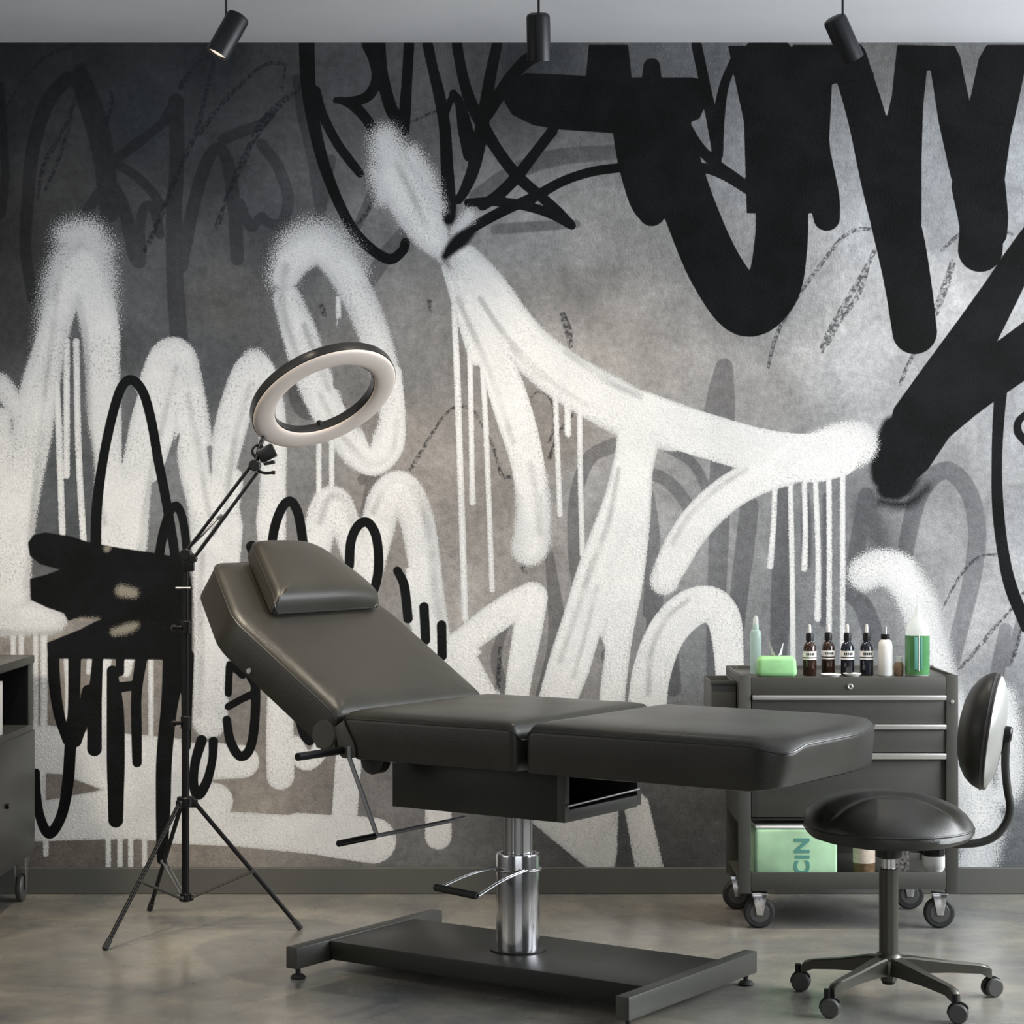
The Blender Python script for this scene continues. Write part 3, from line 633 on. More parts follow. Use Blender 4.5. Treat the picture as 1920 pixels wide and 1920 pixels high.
def mural_material():
    m = bpy.data.materials.new('painted_plaster'); m.use_nodes = True
    nt = m.node_tree; N = nt.nodes; L = nt.links; b = N['Principled BSDF']
    tc = N.new('ShaderNodeTexCoord')
    def noise(scale, detail=4, rough=.6, dist=0, st=None):
        n = N.new('ShaderNodeTexNoise'); n.inputs['Scale'].default_value = scale; n.inputs['Detail'].default_value = detail
        n.inputs['Roughness'].default_value = rough; n.inputs['Distortion'].default_value = dist
        if st:
            mp = N.new('ShaderNodeMapping'); mp.inputs['Scale'].default_value = st; L.new(tc.outputs['Object'], mp.inputs[0]); L.new(mp.outputs[0], n.inputs['Vector'])
        else: L.new(tc.outputs['Object'], n.inputs['Vector'])
        return n.outputs[0]
    def mth(op, a, b_=None, c=None):
        n = N.new('ShaderNodeMath'); n.operation = op
        for i, v in enumerate((a, b_, c)):
            if v is None: continue
            if isinstance(v, (int, float)): n.inputs[i].default_value = v
            else: L.new(v, n.inputs[i])
        return n.outputs[0]
    def rng(f, a, b_, c=0, d=1, smooth=True):
        n = N.new('ShaderNodeMapRange'); n.interpolation_type = 'SMOOTHSTEP' if smooth else 'LINEAR'
        for i, v in enumerate((a, b_, c, d)): n.inputs[i+1].default_value = v
        L.new(f, n.inputs[0]); return n.outputs[0]
    def attr(nm, o='Fac'):
        n = N.new('ShaderNodeAttribute'); n.attribute_name = nm; return n.outputs[o]
    def mix(f, a, b_, mode='MIX'):
        n = N.new('ShaderNodeMixRGB'); n.blend_type = mode
        for i, v in enumerate((f, a, b_)):
            if isinstance(v, (int, float)): n.inputs[i].default_value = v
            elif isinstance(v, tuple): n.inputs[i].default_value = (*v, 1)
            else: L.new(v, n.inputs[i])
        return n.outputs[0]
    def grey(f):
        n = N.new('ShaderNodeCombineColor')
        for i in range(3): L.new(f, n.inputs[i])
        return n.outputs[0]
    fine = noise(230, 2, .6); med = noise(60, 4, .65); grain = mth('SUBTRACT', fine, .5)
    blot = noise(1.3, 9, .62, .5); blot2 = noise(5, 8, .7, .4); streak = noise(3, 6, .7, .3, (3.0, 1, .6))
    # ground
    v = mth('MULTIPLY', rng(blot, .3, .7, .70, 1.32, False), rng(blot2, .3, .7, .78, 1.24, False))
    v = mth('MULTIPLY', v, rng(streak, .3, .7, .90, 1.10, False)); v = mth('MULTIPLY', v, rng(noise(38, 6, .8), .3, .7, .72, 1.28, False))
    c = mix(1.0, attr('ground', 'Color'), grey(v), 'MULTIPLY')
    # thin translucent marks
    sg = mth('ADD', attr('haze_tag'), mth('MULTIPLY', grain, .8))
    c = mix(mth('MULTIPLY', rng(sg, -.8, .8), mth('MULTIPLY', rng(blot2, .3, .7, .42, .68, False), 1.0)), c, mix(1.0, c, (.20, .20, .23), 'MULTIPLY'))
    brk = noise(75, 3, .7)
    sd = mth('ADD', attr('chain_tag'), mth('MULTIPLY', grain, 2.0))
    c = mix(mth('MULTIPLY', rng(sd, -.6, .9), rng(brk, .42, .56, .12, .78)), c, (.010, .011, .015))
    def black(prev, nm):
        s = mth('ADD', attr(nm), mth('MULTIPLY', grain, 1.1))
        k = mix(rng(blot2, .35, .7), (.0028, .0031, .0029), (.0070, .0078, .009)); k = mix(rng(fine, .5, .8, 0, .35), k, (.020, .021, .024))
        return mix(rng(s, -.55, .55), prev, k)
    c = black(c, 'black_brush')
    ws = attr('white_spray')
    # coarse grains of spray at the soft edges
    s = mth('ADD', ws, mth('MULTIPLY', grain, 4.5))
    a = rng(s, -.55, .55)
    pit = mth('MULTIPLY', rng(noise(120, 3, .8), .50, .62), rng(noise(6, 4), .38, .60, .12, 1))
    pit = mth('MULTIPLY', pit, rng(ws, 2, 12, 1.0, .35, False))
    a = mth('MULTIPLY', a, mth('SUBTRACT', 1, mth('MULTIPLY', pit, .50)))
    wc = mix(rng(blot2, .3, .75), (.76, .76, .75), (.62, .63, .63)); wc = mix(rng(med, .35, .75, 0, .35), wc, (.52, .53, .54))
    wc = mix(mth('MULTIPLY', rng(ws, .6, 3.5, 1, 0, False), rng(blot, .35, .6, .2, .8)), wc, (.50, .51, .52))
    so = mth('ADD', attr('overspray'), mth('MULTIPLY', grain, 5.0))
    wc = mix(mth('MULTIPLY', rng(so, -1.1, 1.1), rng(noise(4, 3), .35, .65, .20, .75)), wc, (.33, .34, .34))
    c = mix(a, c, wc)
    c = black(c, 'black_top')
    sr = mth('ADD', attr('rubbed'), mth('MULTIPLY', grain, 3.0))
    c = mix(mth('MULTIPLY', rng(sr, -.6, .9), .55), c, (.42, .38, .31))
    L.new(c, b.inputs['Base Color'])
    b.inputs['Roughness'].default_value = .8; b.inputs['Specular IOR Level'].default_value = .12
    bp = N.new('ShaderNodeBump'); bp.inputs['Strength'].default_value = .55; bp.inputs['Distance'].default_value = .004
    L.new(mth('ADD', mth('MULTIPLY', fine, .4), noise(125, 3, .7)), bp.inputs['Height']); L.new(bp.outputs[0], b.inputs['Normal'])
    return m
M['mural'] = mural_material()
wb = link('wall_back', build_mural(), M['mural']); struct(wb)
bm = new(); box(bm, -XS-.1, XS+.1, YW+.012, YW+.1, 0, HC); struct(obj('wall_back_core', bm, M['sidewall'], smooth=False))

# ============================================================ THE THINGS
F = 4000.0
def at(px, py, Y): return Vector(((px-960)/F*Y, Y, 1.25-(py-960)*Y/F))   # the point at depth Y behind a pixel
def atX(px, Y): return (px-960)/F*Y
def floor_pt(px, py): Y = 1.25*F/(py-960); return Vector(((px-960)/F*Y, Y, 0))

# ------------------------------------------------------------ treatment bed
BX, BY, BR = .0224, 5.6787, .5967
cB, sB = math.cos(BR), math.sin(BR)
bed = thing('treatment_bed', 'black leather tattoo bed with raised backrest on a chrome column and flat steel base', 'bed', (BX, BY, 0), -BR)
def onv(px, py, v):
    k = (px-960)/F; u = (k*(BY+v*cB)-BX-v*sB)/(cB+k*sB); Z = BY-u*sB+v*cB
    return Vector((u, v, 1.25-(py-960)*Z/F))
# base
bA, bw, bB = .535, .0386, .329
bm = new(); box(bm, -bA+bw, bA-bw, -.192, .192, .034, .0845, .002); obj('base_plate', bm, M['blackmetal'], bed)
for s in (-1, 1):
    bm = new(); box(bm, min(s*bA, s*(bA-bw)), max(s*bA, s*(bA-bw)), -bB, bB, .030, .0875, .003)
    fb = obj('foot_bar', bm, M['darkmetal'], bed)
    for e in (-1, 1):
        bm = new(); x = s*(bA-bw/2); y = e*(bB-.028)
        lathe(bm, [(0, 0), (.019, 0), (.021, .004), (.015, .011), (.007, .013), (.007, .031), (0, .031)], 20, Matrix.Translation((x, y, 0)))
        obj('levelling_foot', bm, M['rubber'], fb)
# column
cx_ = -.008
bm = new(); lathe(bm, [(.058, .084), (.058, .336), (.0565, .342), (.046, .342), (.045, .330), (0, .330)], 56, Matrix.Translation((cx_, 0, 0)))
col = obj('column_sleeve', bm, M['chrome'], bed)
bm = new(); lathe(bm, [(.0385, .325), (.0385, .475)], 48, Matrix.Translation((cx_, 0, 0)))
for k in range(8):
    a = k*PI/4+.2; cyl(bm, (cx_+.0375*math.cos(a), .0375*math.sin(a), .33), (cx_+.0375*math.cos(a), .0375*math.sin(a), .475), .004, 8)
obj('column_shaft', bm, M['steel'], bed)
bm = new(); lathe(bm, [(.075, .0845), (.075, .089), (.060, .092), (.0575, .092)], 48, Matrix.Translation((cx_, 0, 0))); obj('column_flange', bm, M['blackmetal'], bed)
# foot pedal
pv = -.25
p1 = onv(822, 1665, pv); p2 = onv(895, 1680, pv); q1 = onv(930, 1626, -.05); q2 = onv(985, 1632, -.068)
for a, b_ in ((p1, q1), (p2, q2)):
    bm = new()
    for o in (-.0045, .0045): tube(bm, [a+Vector((o, 0, 0)), (a+b_)/2+Vector((o, -.0, .006)), b_+Vector((o, 0, 0))], .0028, 8, 5)
    obj('pedal_rod', bm, M['steel'], bed)
bm = new(); d = (p2-p1).normalized(); cyl(bm, p1-d*.012, p2, .0095, 16, .002); obj('foot_pedal', bm, M['rubber'], bed, label='black rubber foot pedal bar')
bm = new(); torus_mesh(bm, .0600, .004, Matrix.Translation((cx_, 0, .300))); obj('pedal_collar', bm, M['steel'], bed)
# lift box under the seat
bv = .1885
bm = new()
box(bm, -.284, .238, -bv, -bv+.006, .466, .606, .001); box(bm, -.284, .238, bv-.006, bv, .466, .606, .001)
box(bm, -.284, -.278, -bv+.006, bv-.006, .466, .606); box(bm, -.278, .20, -bv+.006, bv-.006, .466, .472)
obj('lift_box', bm, M['blackmetal'], bed)
bm = new(); box(bm, .238, .262, -bv, -bv+.022, .466, .606, .001); box(bm, .238, .262, bv-.022, bv, .470, .606, .001)
box(bm, .238, .262, -bv+.022, bv-.022, .466, .497, .001); obj('box_end_frame', bm, M['darkmetal'], bed)
bm = new(); cyl(bm, (.266, -bv+.006, .508), (.266, bv-.02, .514), .0035, 10, .001); obj('release_rod', bm, M['steel'], bed, label='thin bright steel rod')
# upholstery
HW = .336
def ends(u0, u1, r, side=(1, 1)):
    def f(x, y, z):
        for e, on, s in ((u0, side[0], 1), (u1, side[1], -1)):
            if not on: continue
            d = (x-e)*s
            if d < r and z > .66: z -= (r-math.sqrt(max(0, r*r-(r-max(d, 0))**2)))*.9
        return (x, y, z)
    return f
seat_lv = [(.012, .603), (.002, .606), (0, .612), (0, .7), (.001, .709), (.004, .714), (.011, .7215), (.020, .7265), (.12, .731), (.25, .7345), (.5, .736), (.8, .7365), (1, .7365)]
o1 = rounded([(-.343, -HW), (.2145, -HW), (.2145, HW), (-.343, HW)], .022)
f1 = ends(-.343, .2145, .030)
def seat_def(x, y, z):
    x, y, z = f1(x, y, z)
    if x < -.2: x += max(0, (.70-z))*.45*min(1, (-.2-x)/.14)
    return x, y, z
seat = obj('seat_cushion', cushion(o1, seat_lv, seat_def), M['leather'], bed)
obj('piping', piping_mesh(o1, .7095, .0022, seat_def), M['piping'], seat)
o2 = rounded([(.2385, -HW), (.9, -HW), (.952, -.300), (.952, .10), (.89, .30), (.80, HW), (.2385, HW)], [.022, .03, .05, .10, .12, .10, .022])
f2 = ends(.2385, 2, .030, (1, 0))
def leg_def(x, y, z):
    x, y, z = f2(x, y, z)
    k = max(0, 1-math.hypot(x-.945, y+.31)/.10)
    if z > .68: z -= .014*k*k*(3-2*k)
    k2 = max(0, min(1, (x-.86)/.1))
    if z < .66: x -= .02*k2; z += .012*k2
    return x, y, z
leg = obj('leg_cushion', cushion(o2, seat_lv, leg_def), M['leather'], bed)
obj('piping', piping_mesh(o2, .7095, .0026, leg_def), M['piping'], leg)
bm = new(); box(bm, -.25, .80, -.24, .24, .594, .6035, .002); obj('support_board', bm, M['plasticblack'], bed)
# backrest, built flat along its own axis a (from the hinge) and tilted up
TH = math.radians(34.3); ca, sa = math.cos(TH), math.sin(TH)
MB = Matrix(((-ca, 0, sa, -.340), (0, 1, 0, 0), (sa, 0, ca, .706), (0, 0, 0, 1)))   # (a, v, n) -> (u, v, h)
# mirror keeps the outline left handed; normals are recalculated on build
o3 = rounded([(0, -HW-.002), (.447, -HW-.006), (.708, -.190), (.708, .190), (.447, HW+.006), (0, HW+.002)], [.022, .05, .05, .05, .05, .022])
back_lv = [(.012, -.104), (.002, -.100), (0, -.094), (0, -.010), (.001, -.003), (.004, .001), (.011, .0065), (.020, .011), (.12, .0145), (.25, .017), (.5, .018), (.8, .018), (1, .018)]
def back_def(x, y, z):
    d = x; r = .045
    if d < r and z > -.05: z -= (r-math.sqrt(max(0, r*r-(r-max(d, 0))**2)))*.9
    if d < .09 and z < -.05: x += (-.05-z)*.9*(1-d/.09)
    return x, y, z
back = obj('backrest', cushion(o3, back_lv, back_def, MB), M['leather'], bed)
obj('piping', piping_mesh(o3, -.0025, .0022, back_def, MB), M['piping'], back)
bp_ = onv(468, 1258, -HW-.004)
bm = new(); cyl(bm, bp_, bp_+Vector((0, -.006, 0)), .0085, 16, .002); obj('side_bolt', bm, M['steel'], back, label='small bright bolt on the backrest side')
# head pillow: rests on the backrest
o4 = rounded([(.425, -.225), (.425, .262), (.52, .290), (.685, .235), (.715, .17), (.715, -.060)], [.026, .03, .06, .09, .05, .035], .010)
pil_lv = [(.016, .0200), (.004, .023), (0, .030), (0, .060), (.0015, .067), (.005, .073), (.010, .078), (.015, .0815), (.2, .087), (.5, .089), (.8, .089), (1, .089)]
def pil_def(x, y, z):
    r = .045; d = x-.425
    if d < r and z > .045: z -= (r-math.sqrt(max(0, r*r-(r-max(d, 0))**2)))*.75
    k = max(0, min(1, (y-.05)/.24)); 
    if z > .04: z -= .022*k*k
    return x, y, z
pil = obj('head_pillow', cushion(o4, pil_lv, pil_def, Matrix.Translation((BX, BY, 0)) @ Matrix.Rotation(-BR, 4, 'Z') @ MB), M['leather'])
tag(pil, 'black leather head pillow with a rounded front edge, lying on the raised backrest', 'pillow')
obj('piping', piping_mesh(o4, .064, .0022, pil_def, Matrix.Translation((BX, BY, 0)) @ Matrix.Rotation(-BR, 4, 'Z') @ MB), M['piping'], pil)
# hinge, handle and crank at the near side
hv = -HW-.006
def side(px, py, v=hv): return onv(px, py, v)
def side_prism(bm, pts, v0, v1): prism(bm, [(side(x, y, v0).x, side(x, y, v0).z) for x, y in pts], v0, v1, 'y', bev=.0015)
bm = new(); side_prism(bm, [(643, 1351), (650, 1368), (661, 1391), (665, 1405), (665, 1420), (655, 1423), (641, 1421), (634, 1412), (632, 1390), (627, 1363)], hv-.002, hv+.004)
obj('hinge_plate', bm, M['darkmetal'], bed)
hc = side(606, 1378)
bm = new(); cyl(bm, (hc.x, hv-.001, hc.z), (hc.x, -.20, hc.z), .040, 32, .004)
box(bm, hc.x-.030, hc.x+.036, hv+.004, -.22, hc.z-.036, hc.z-.002, .004); obj('hinge_housing', bm, M['darkmetal'], bed)
g0 = side(578, 1420, -.53); g1 = side(645, 1406, -.33)
g0 = Vector((g1.x+.004, -.525, g1.z+.000))
bm = new(); cyl(bm, g0, (g0.x, -.20, g0.z), .0105, 16, .002); obj('tilt_handle', bm, M['plasticblack'], bed, label='black tilt handle bar')
r0 = side(655, 1421, -.345); r1 = side(707, 1567, -.345)
bm = new(); tube(bm, [r0+Vector((0, 0, .03)), r0, r1], .0062, 12); obj('crank_rod', bm, M['rod'], bed)
bm = new(); cyl(bm, (r1.x, -.36, r1.z), (r1.x, .045, r1.z), .0058, 12, .001); obj('crank_bar', bm, M['rod'], bed)
bm = new(); cyl(bm, (r1.x, -.505, r1.z), (r1.x, -.355, r1.z), .0085, 16, .002); obj('crank_grip', bm, M['plasticblack'], bed, label='black rubber crank grip')
dc = onv(700, 1428, -.29)
bm = new(); cyl(bm, (dc.x, -.30, dc.z+.004), (dc.x, -.26, dc.z+.004), .037, 28, .003); obj('pivot_disc', bm, M['blackmetal'], bed)

# ------------------------------------------------------------ ring lamp on its tripod
TX, TY = -.977, 6.384
stand = thing('ring_lamp', 'round ring lamp with a pale diffuser on a thin black tripod stand', 'lamp', (TX, TY, 0))
S_ = 1.25*0+TY/F
bm = new(); cyl(bm, (0, 0, .100), (0, 0, .62), .0115, 16); cyl(bm, (0, 0, .62), (0, 0, 1.095), .0085, 16); obj('pole', bm, M['plasticblack'], stand)
bm = new(); cyl(bm, (0, 0, .370), (0, 0, .398), .026, 20, .003)
for k in range(3):
    a = math.radians((-121, 118, 0)[k]); box(bm, .012, .036, -.009, .009, .366, .390, .002, mtx=Matrix.Rotation(a, 4, 'Z'))
obj('leg_collar', bm, M['plasticblack'], stand)
bm = new(); cyl(bm, (0, 0, .085), (0, 0, .110), .017, 16, .002)
for k in range(3):
    a = math.radians((-121, 118, 0)[k]); box(bm, .008, .024, -.006, .006, .088, .104, .002, mtx=Matrix.Rotation(a, 4, 'Z'))
obj('brace_hub', bm, M['plasticblack'], stand)
for (fx, fy) in ((197, 1782), (281, 1708), (563, 1744)):
    p = floor_pt(fx, fy)-Vector((TX, TY, 0)); dr = Vector((p.x, p.y, 0)).normalized()
    top = dr*.030+Vector((0, 0, .378)); end = p+Vector((0, 0, .006))
    bm = new(); tube(bm, [top, end], .0068, 12); lg = obj('leg', bm, M['plasticblack'], stand)
    bm = new(); dd = (top-end).normalized(); cyl(bm, end-dd*.004, end+dd*.03, .0092, 12, .002); obj('foot_cap', bm, M['rubber'], lg)
    mid = top+(end-top)*.545
    bm = new(); d3 = dr*.018+Vector((0, 0, .096)); side_v = Vector((-dr.y, dr.x, 0))*.006
    for s in (-1, 1): tube(bm, [d3+side_v*s, mid+side_v*s], .0035, 8)
    cyl(bm, mid-side_v*1.8, mid+side_v*1.8, .006, 10)
    obj('brace', bm, M['steel'] if fx == 281 else M['darkmetal'], stand)
for z in (.62, .905):
    bm = new(); cyl(bm, (0, 0, z-.02), (0, 0, z+.02), .0145, 16, .003); cyl(bm, (-.008, -.01, z), (-.030, -.02, z), .006, 12, .002); cyl(bm, (-.026, -.018, z), (-.038, -.024, z), .0095, 12, .002)
    obj('clamp_knob', bm, M['plasticblack'], stand)
bm = new(); p = at(344, 1102, TY)-Vector((TX, TY, 0)); cyl(bm, (p.x-.022, -.01, p.z), (p.x+.022, -.01, p.z), .0030, 10); obj('lock_pin', bm, M['strip'], stand)
def L0(px, py, dy=0): return at(px, py, TY+dy)-Vector((TX, TY, 0))
bm = new()
j0 = L0(349, 1040); cyl(bm, j0+Vector((0, -.018, 0)), j0+Vector((0, .018, 0)), .018, 20, .003); box(bm, j0.x-.010, j0.x+.024, -.014, .014, j0.z-.05, j0.z+.004, .004)
cyl(bm, L0(362, 1048)+Vector((0, -.016, 0)), L0(362, 1048)+Vector((0, .016, 0)), .012, 16, .002)
obj('lower_joint', bm, M['plasticblack'], stand)
for a, b_ in (((350, 1033), (470, 874)), ((366, 1043), (482, 886))):
    bm = new()
    A = L0(*a); B = L0(*b_)
    for o in ((-.007, .007)): tube(bm, [A+Vector((0, o, 0)), B+Vector((0, o, 0))], .0046, 8)
    obj('arm_rod', bm, M['plasticblack'], stand)
bm = new(); A = L0(366, 1043); B = L0(482, 886); m0 = A.lerp(B, .06); m1 = A.lerp(B, .50)
pp = []; n = 40
ax = (m1-m0).normalized(); sd_ = Vector((0, 1, 0)).cross(ax)
for k in range(n*9+1):
    t = k/(n*9); a = 2*PI*n*t; pp.append(m0.lerp(m1, t)+(sd_*math.cos(a)+Vector((0, 1, 0))*math.sin(a))*.0060+sd_*.0)
tube(bm, pp, .0012, 5); obj('spring', bm, M['darkmetal'], stand)
bm = new(); A = L0(350, 1033); B = L0(482, 886); tube(bm, [L0(352, 1030), L0(378, 1005), L0(405, 975), L0(415, 968)], .0032, 8)
cyl(bm, L0(410, 972)+Vector((0, -.012, 0)), L0(414, 967)+Vector((0, .012, 0)), .006, 10); obj('spring_hook', bm, M['steel'], stand)
# head joint and the ring
rc = L0(609, 748); nrm = Vector((.395, -.46, -.795)).normalized(); maj = Vector((.915, 0, .405)); maj = (maj-nrm*maj.dot(nrm)).normalized()
mnr = nrm.cross(maj)
MR = Matrix.Identity(4)
for i, v in enumerate((maj, mnr, nrm)):
    for r_ in range(3): MR[r_][i] = v[r_]
MR = Matrix.Translation(rc) @ MR
def ring(prof, n=96):
    bm = bmesh.new(); g = [[bm.verts.new((r*math.cos(2*PI*i/n), r*math.sin(2*PI*i/n), z)) for r, z in prof] for i in range(n)]; m = len(prof)
    for i in range(n):
        for j in range(m): bm.faces.new((g[i][j], g[(i+1) % n][j], g[(i+1) % n][(j+1) % m], g[i][(j+1) % m]))
    bmesh.ops.transform(bm, matrix=MR, verts=bm.verts); return bm
RO, RI = .229, .157
obj('ring_shell', ring([(RO-.002, -.028), (RO, -.024), (RO, -.001), (RO-.003, .001), (RI+.003, .001), (RI, -.001), (RI, -.024), (RI+.003, -.028)]), M['ringback'], stand, label='glossy black outer shell of the ring')
prof = [(RI+.0025, -.0005)]+[((RO+RI)/2-((RO-RI)/2-.0025)*math.cos(t), .0125*math.sin(t)**.8) for t in np.linspace(.12, PI-.12, 13)]+[(RO-.0025, -.0005)]
obj('ring_diffuser', ring(prof), M['diffuser'], stand, label='pale frosted face of the ring')
bm = new()
j = L0(486, 852); k_ = L0(478, 873)
box(bm, -.026, .026, -.018, .018, -.021, .021, .005, mtx=Matrix.Translation(L0(500, 850)) @ Matrix.Rotation(-.45, 4, 'Y'))
box(bm, -.016, .016, -.020, .020, -.005, .005, .002, mtx=Matrix.Translation(L0(505, 868)) @ Matrix.Rotation(-.2, 4, 'Y'))
cyl(bm, k_+Vector((0, -.020, 0)), k_+Vector((0, .020, 0)), .017, 20, .003)
torus_mesh(bm, .018, .004, Matrix.Translation(L0(484, 846)) @ Matrix.Rotation(PI/2, 4, 'X'), 24, 8)
tube(bm, [k_, L0(488, 835), rc-maj*RO*.80-mnr*.03-nrm*.03], .007, 10)
obj('head_joint', bm, M['plasticblack'], stand)
bm = new(); tube(bm, [L0(483, 883), L0(497, 887), L0(512, 886)], .0045, 8, 4); cyl(bm, L0(509, 886), L0(516, 886), .006, 10, .001); obj('joint_handle', bm, M['plasticblack'], stand)
bm = new(); q = MR @ Vector((-RI*.35, -RI*.97*(1 if mnr.z > 0 else -1), -.02))
lathe(bm, [(.004, 0), (.009, .004), (.010, .012), (.006, .018), (0, .020)], 16, Matrix.Translation(q+Vector((0, 0, -.004)))); obj('shell_clip', bm, M['plasticblack'], stand)

# ------------------------------------------------------------ stool
SX, SY = .963, 5.455
stool = thing('stool', 'rolling stool with a round black leather seat, small round backrest and five star base', 'stool', (SX, SY, 0))
def s0(px, py, Y=SY): return at(px, py, Y)-Vector((SX, SY, 0))
wh = [(1502, 1857), (1557, 1907), (1797, 1918), (1860, 1868)]
wp = [floor_pt(*p)-Vector((SX, SY, 0)) for p in wh]; wp.append(Vector((.06, .285, 0)))
bm = new(); cyl(bm, (0, 0, .075), (0, 0, .34), .0245, 28, .002); obj('column', bm, M['stoolmetal'], stool)
bm = new(); cyl(bm, (0, 0, .33), (0, 0, .372), .0155, 24); lathe(bm, [(.0155, .335), (.018, .336), (.018, .368), (.0155, .370)], 24); obj('gas_lift', bm, M['chrome'], stool)
bm = new(); lathe(bm, [(0, .052), (.020, .052), (.022, .066), (.036, .068), (.040, .105), (.030, .122), (.0245, .126)], 28); obj('hub', bm, M['stoolmetal'], stool)
bm = new(); cyl(bm, (0, 0, .044), (0, 0, .060), .017, 16, .002); obj('hub_cap', bm, M['plasticblack'], stool)
for p in wp:
    R_ = p.length; d = p.normalized(); a = math.atan2(d.y, d.x); mt = Matrix.Rotation(a, 4, 'Z')
    bm = new(); L_ = R_-.016
    # tapered arm with a bent down tip
    sec = [(.018, .116, .070, .021), (.06, .112, .072, .020), (L_*.6, .097, .069, .016), (L_-.02, .086, .062, .013), (L_+.004, .080, .050, .012), (L_+.012, .070, .048, .010)]
    rings = []
    for (x, zt, zb, hw) in sec:
        b2 = .004
        rings.append([bm.verts.new(v) for v in ((x, -hw, zb), (x, hw, zb), (x, hw-.001, zt-b2), (x, hw-b2-.001, zt), (x, -hw+b2+.001, zt), (x, -hw+.001, zt-b2))])
    for A, B in zip(rings, rings[1:]):
        for k in range(6): bm.faces.new((A[k], A[(k+1) % 6], B[(k+1) % 6], B[k]))
    bm.faces.new(rings[0][::-1]); bm.faces.new(rings[-1]); bmesh.ops.transform(bm, matrix=mt, verts=bm.verts)
    arm = obj('base_arm', bm, M['stoolmetal'], stool)
    # caster: twin wheels with a hood
    o_ = Vector((-.012, 0, 0)); c = Vector((p.x, p.y, .0245)); ang = -.25 if p.x < .2 else .35
    aw = Vector((math.sin(ang), -math.cos(ang), 0))
    bm = new()
    for s in (-1, 1): cyl(bm, c+aw*s*.006, c+aw*s*.019, .0245, 28, .004)
    cs = obj('caster', bm, M['wheel'], stool)
    bm = new(); cyl(bm, (p.x-aw.y*-.0-.008, p.y, .046), (p.x-.008, p.y, .070), .008, 12)
    t = bmesh.new(); nseg = 12
    prism(t, [(.028*math.cos(u), .028*math.sin(u)) for u in np.linspace(.15*PI, 1.05*PI, nseg)]+[(.020*math.cos(u), .020*math.sin(u)) for u in np.linspace(1.05*PI, .15*PI, nseg)], -.0055, .0055, 'y')
    bmesh.ops.transform(t, matrix=Matrix.Translation(c) @ Matrix.Rotation(ang, 4, 'Z'), verts=t.verts); merge(bm, t); obj('caster_hood', bm, M['plasticblack'], cs)
# seat
bm = new(); lathe(bm, [(0, .410), (.13, .410), (.172, .413), (.197, .421), (.211, .436), (.2165, .454), (.212, .470), (.200, .486), (.190, .494), (.178, .503), (.165, .510), (.150, .516), (.135, .521), (.12, .5255), (.105, .529), (.09, .532), (.075, .5345), (.06, .536), (.045, .537), (.03, .5375), (.015, .538), (0, .538)], 80)
for v in bm.verts:
    rr = math.hypot(v.co.x, v.co.y); v.co.z -= .010*(v.co.x/.2)*(1 if v.co.z > .45 else 0)
    # saddle roll: the rim swells towards the camera side
    if v.co.z > .43 and v.co.y < 0: v.co.z -= .020*min(1, -v.co.y/.2)*min(1, rr/.15)
    if v.co.z > .46:
        yr = -.095-2.2*v.co.x**2; f_ = min(1, (.2165-rr)/.03) if rr < .2165 else 0
        v.co.z += (.010*math.exp(-((v.co.y-yr)/.030)**2)-.012*math.exp(-((v.co.y-yr-.055)/.030)**2))*max(0, f_)
sseat = obj('seat', bm, M['leather'], stool)
bm = new(); torus_mesh(bm, .2150, .0025, Matrix.Translation((0, 0, .447)), 64, 8); obj('piping', bm, M['piping'], sseat)
bm = new(); cyl(bm, (0, 0, .366), (0, 0, .405), .034, 24, .004); box(bm, -.07, .09, -.05, .05, .394, .4095, .004); obj('seat_plate', bm, M['blackmetal'], stool)
bm = new(); pts = [(1690, 1580), (1780, 1583), (1835, 1580), (1868, 1566), (1888, 1540), (1894, 1512), (1889, 1480), (1885, 1440), (1886, 1400), (1890, 1368)]
P_ = catmull([tuple(s0(*p)) for p in pts], 6)
tube(bm, P_, .0105, 14); obj('back_bar', bm, M['blackmetal'], stool)
# backrest pad: a domed disc, its axis to the left and slightly away
bc = s0(1859, 1371); ax = Vector((-.93, .30, .14)).normalized()
mB = axis_mtx(bc, ax)
bm = new(); lathe(bm, [(0, -.002), (.149, -.002), (.1515, .004), (.150, .014), (.143, .030), (.128, .048), (.105, .063), (.075, .074), (.04, .080), (0, .082)], 56, mB)
bk = obj('back_pad', bm, M['leather'], stool)
bm = new(); torus_mesh(bm, .1500, .003, mB @ Matrix.Translation((0, 0, .006)), 56, 8); torus_mesh(bm, .1475, .0035, mB @ Matrix.Translation((0, 0, -.003)), 56, 8); obj('piping', bm, M['piping'], bk)
bm = new(); lathe(bm, [(.146, -.004), (.140, -.010), (.118, -.020), (.085, -.028), (.045, -.032), (0, -.033)], 56, mB); obj('back_shell', bm, M['backshell'] if 'backshell' in M else M['steel'], stool, label='pale metal shell behind the small backrest')
kb = bc-ax*.030; bm = new(); cyl(bm, kb, kb-ax*.022, .020, 20, .004); obj('back_knob', bm, M['plasticblack'], stool)

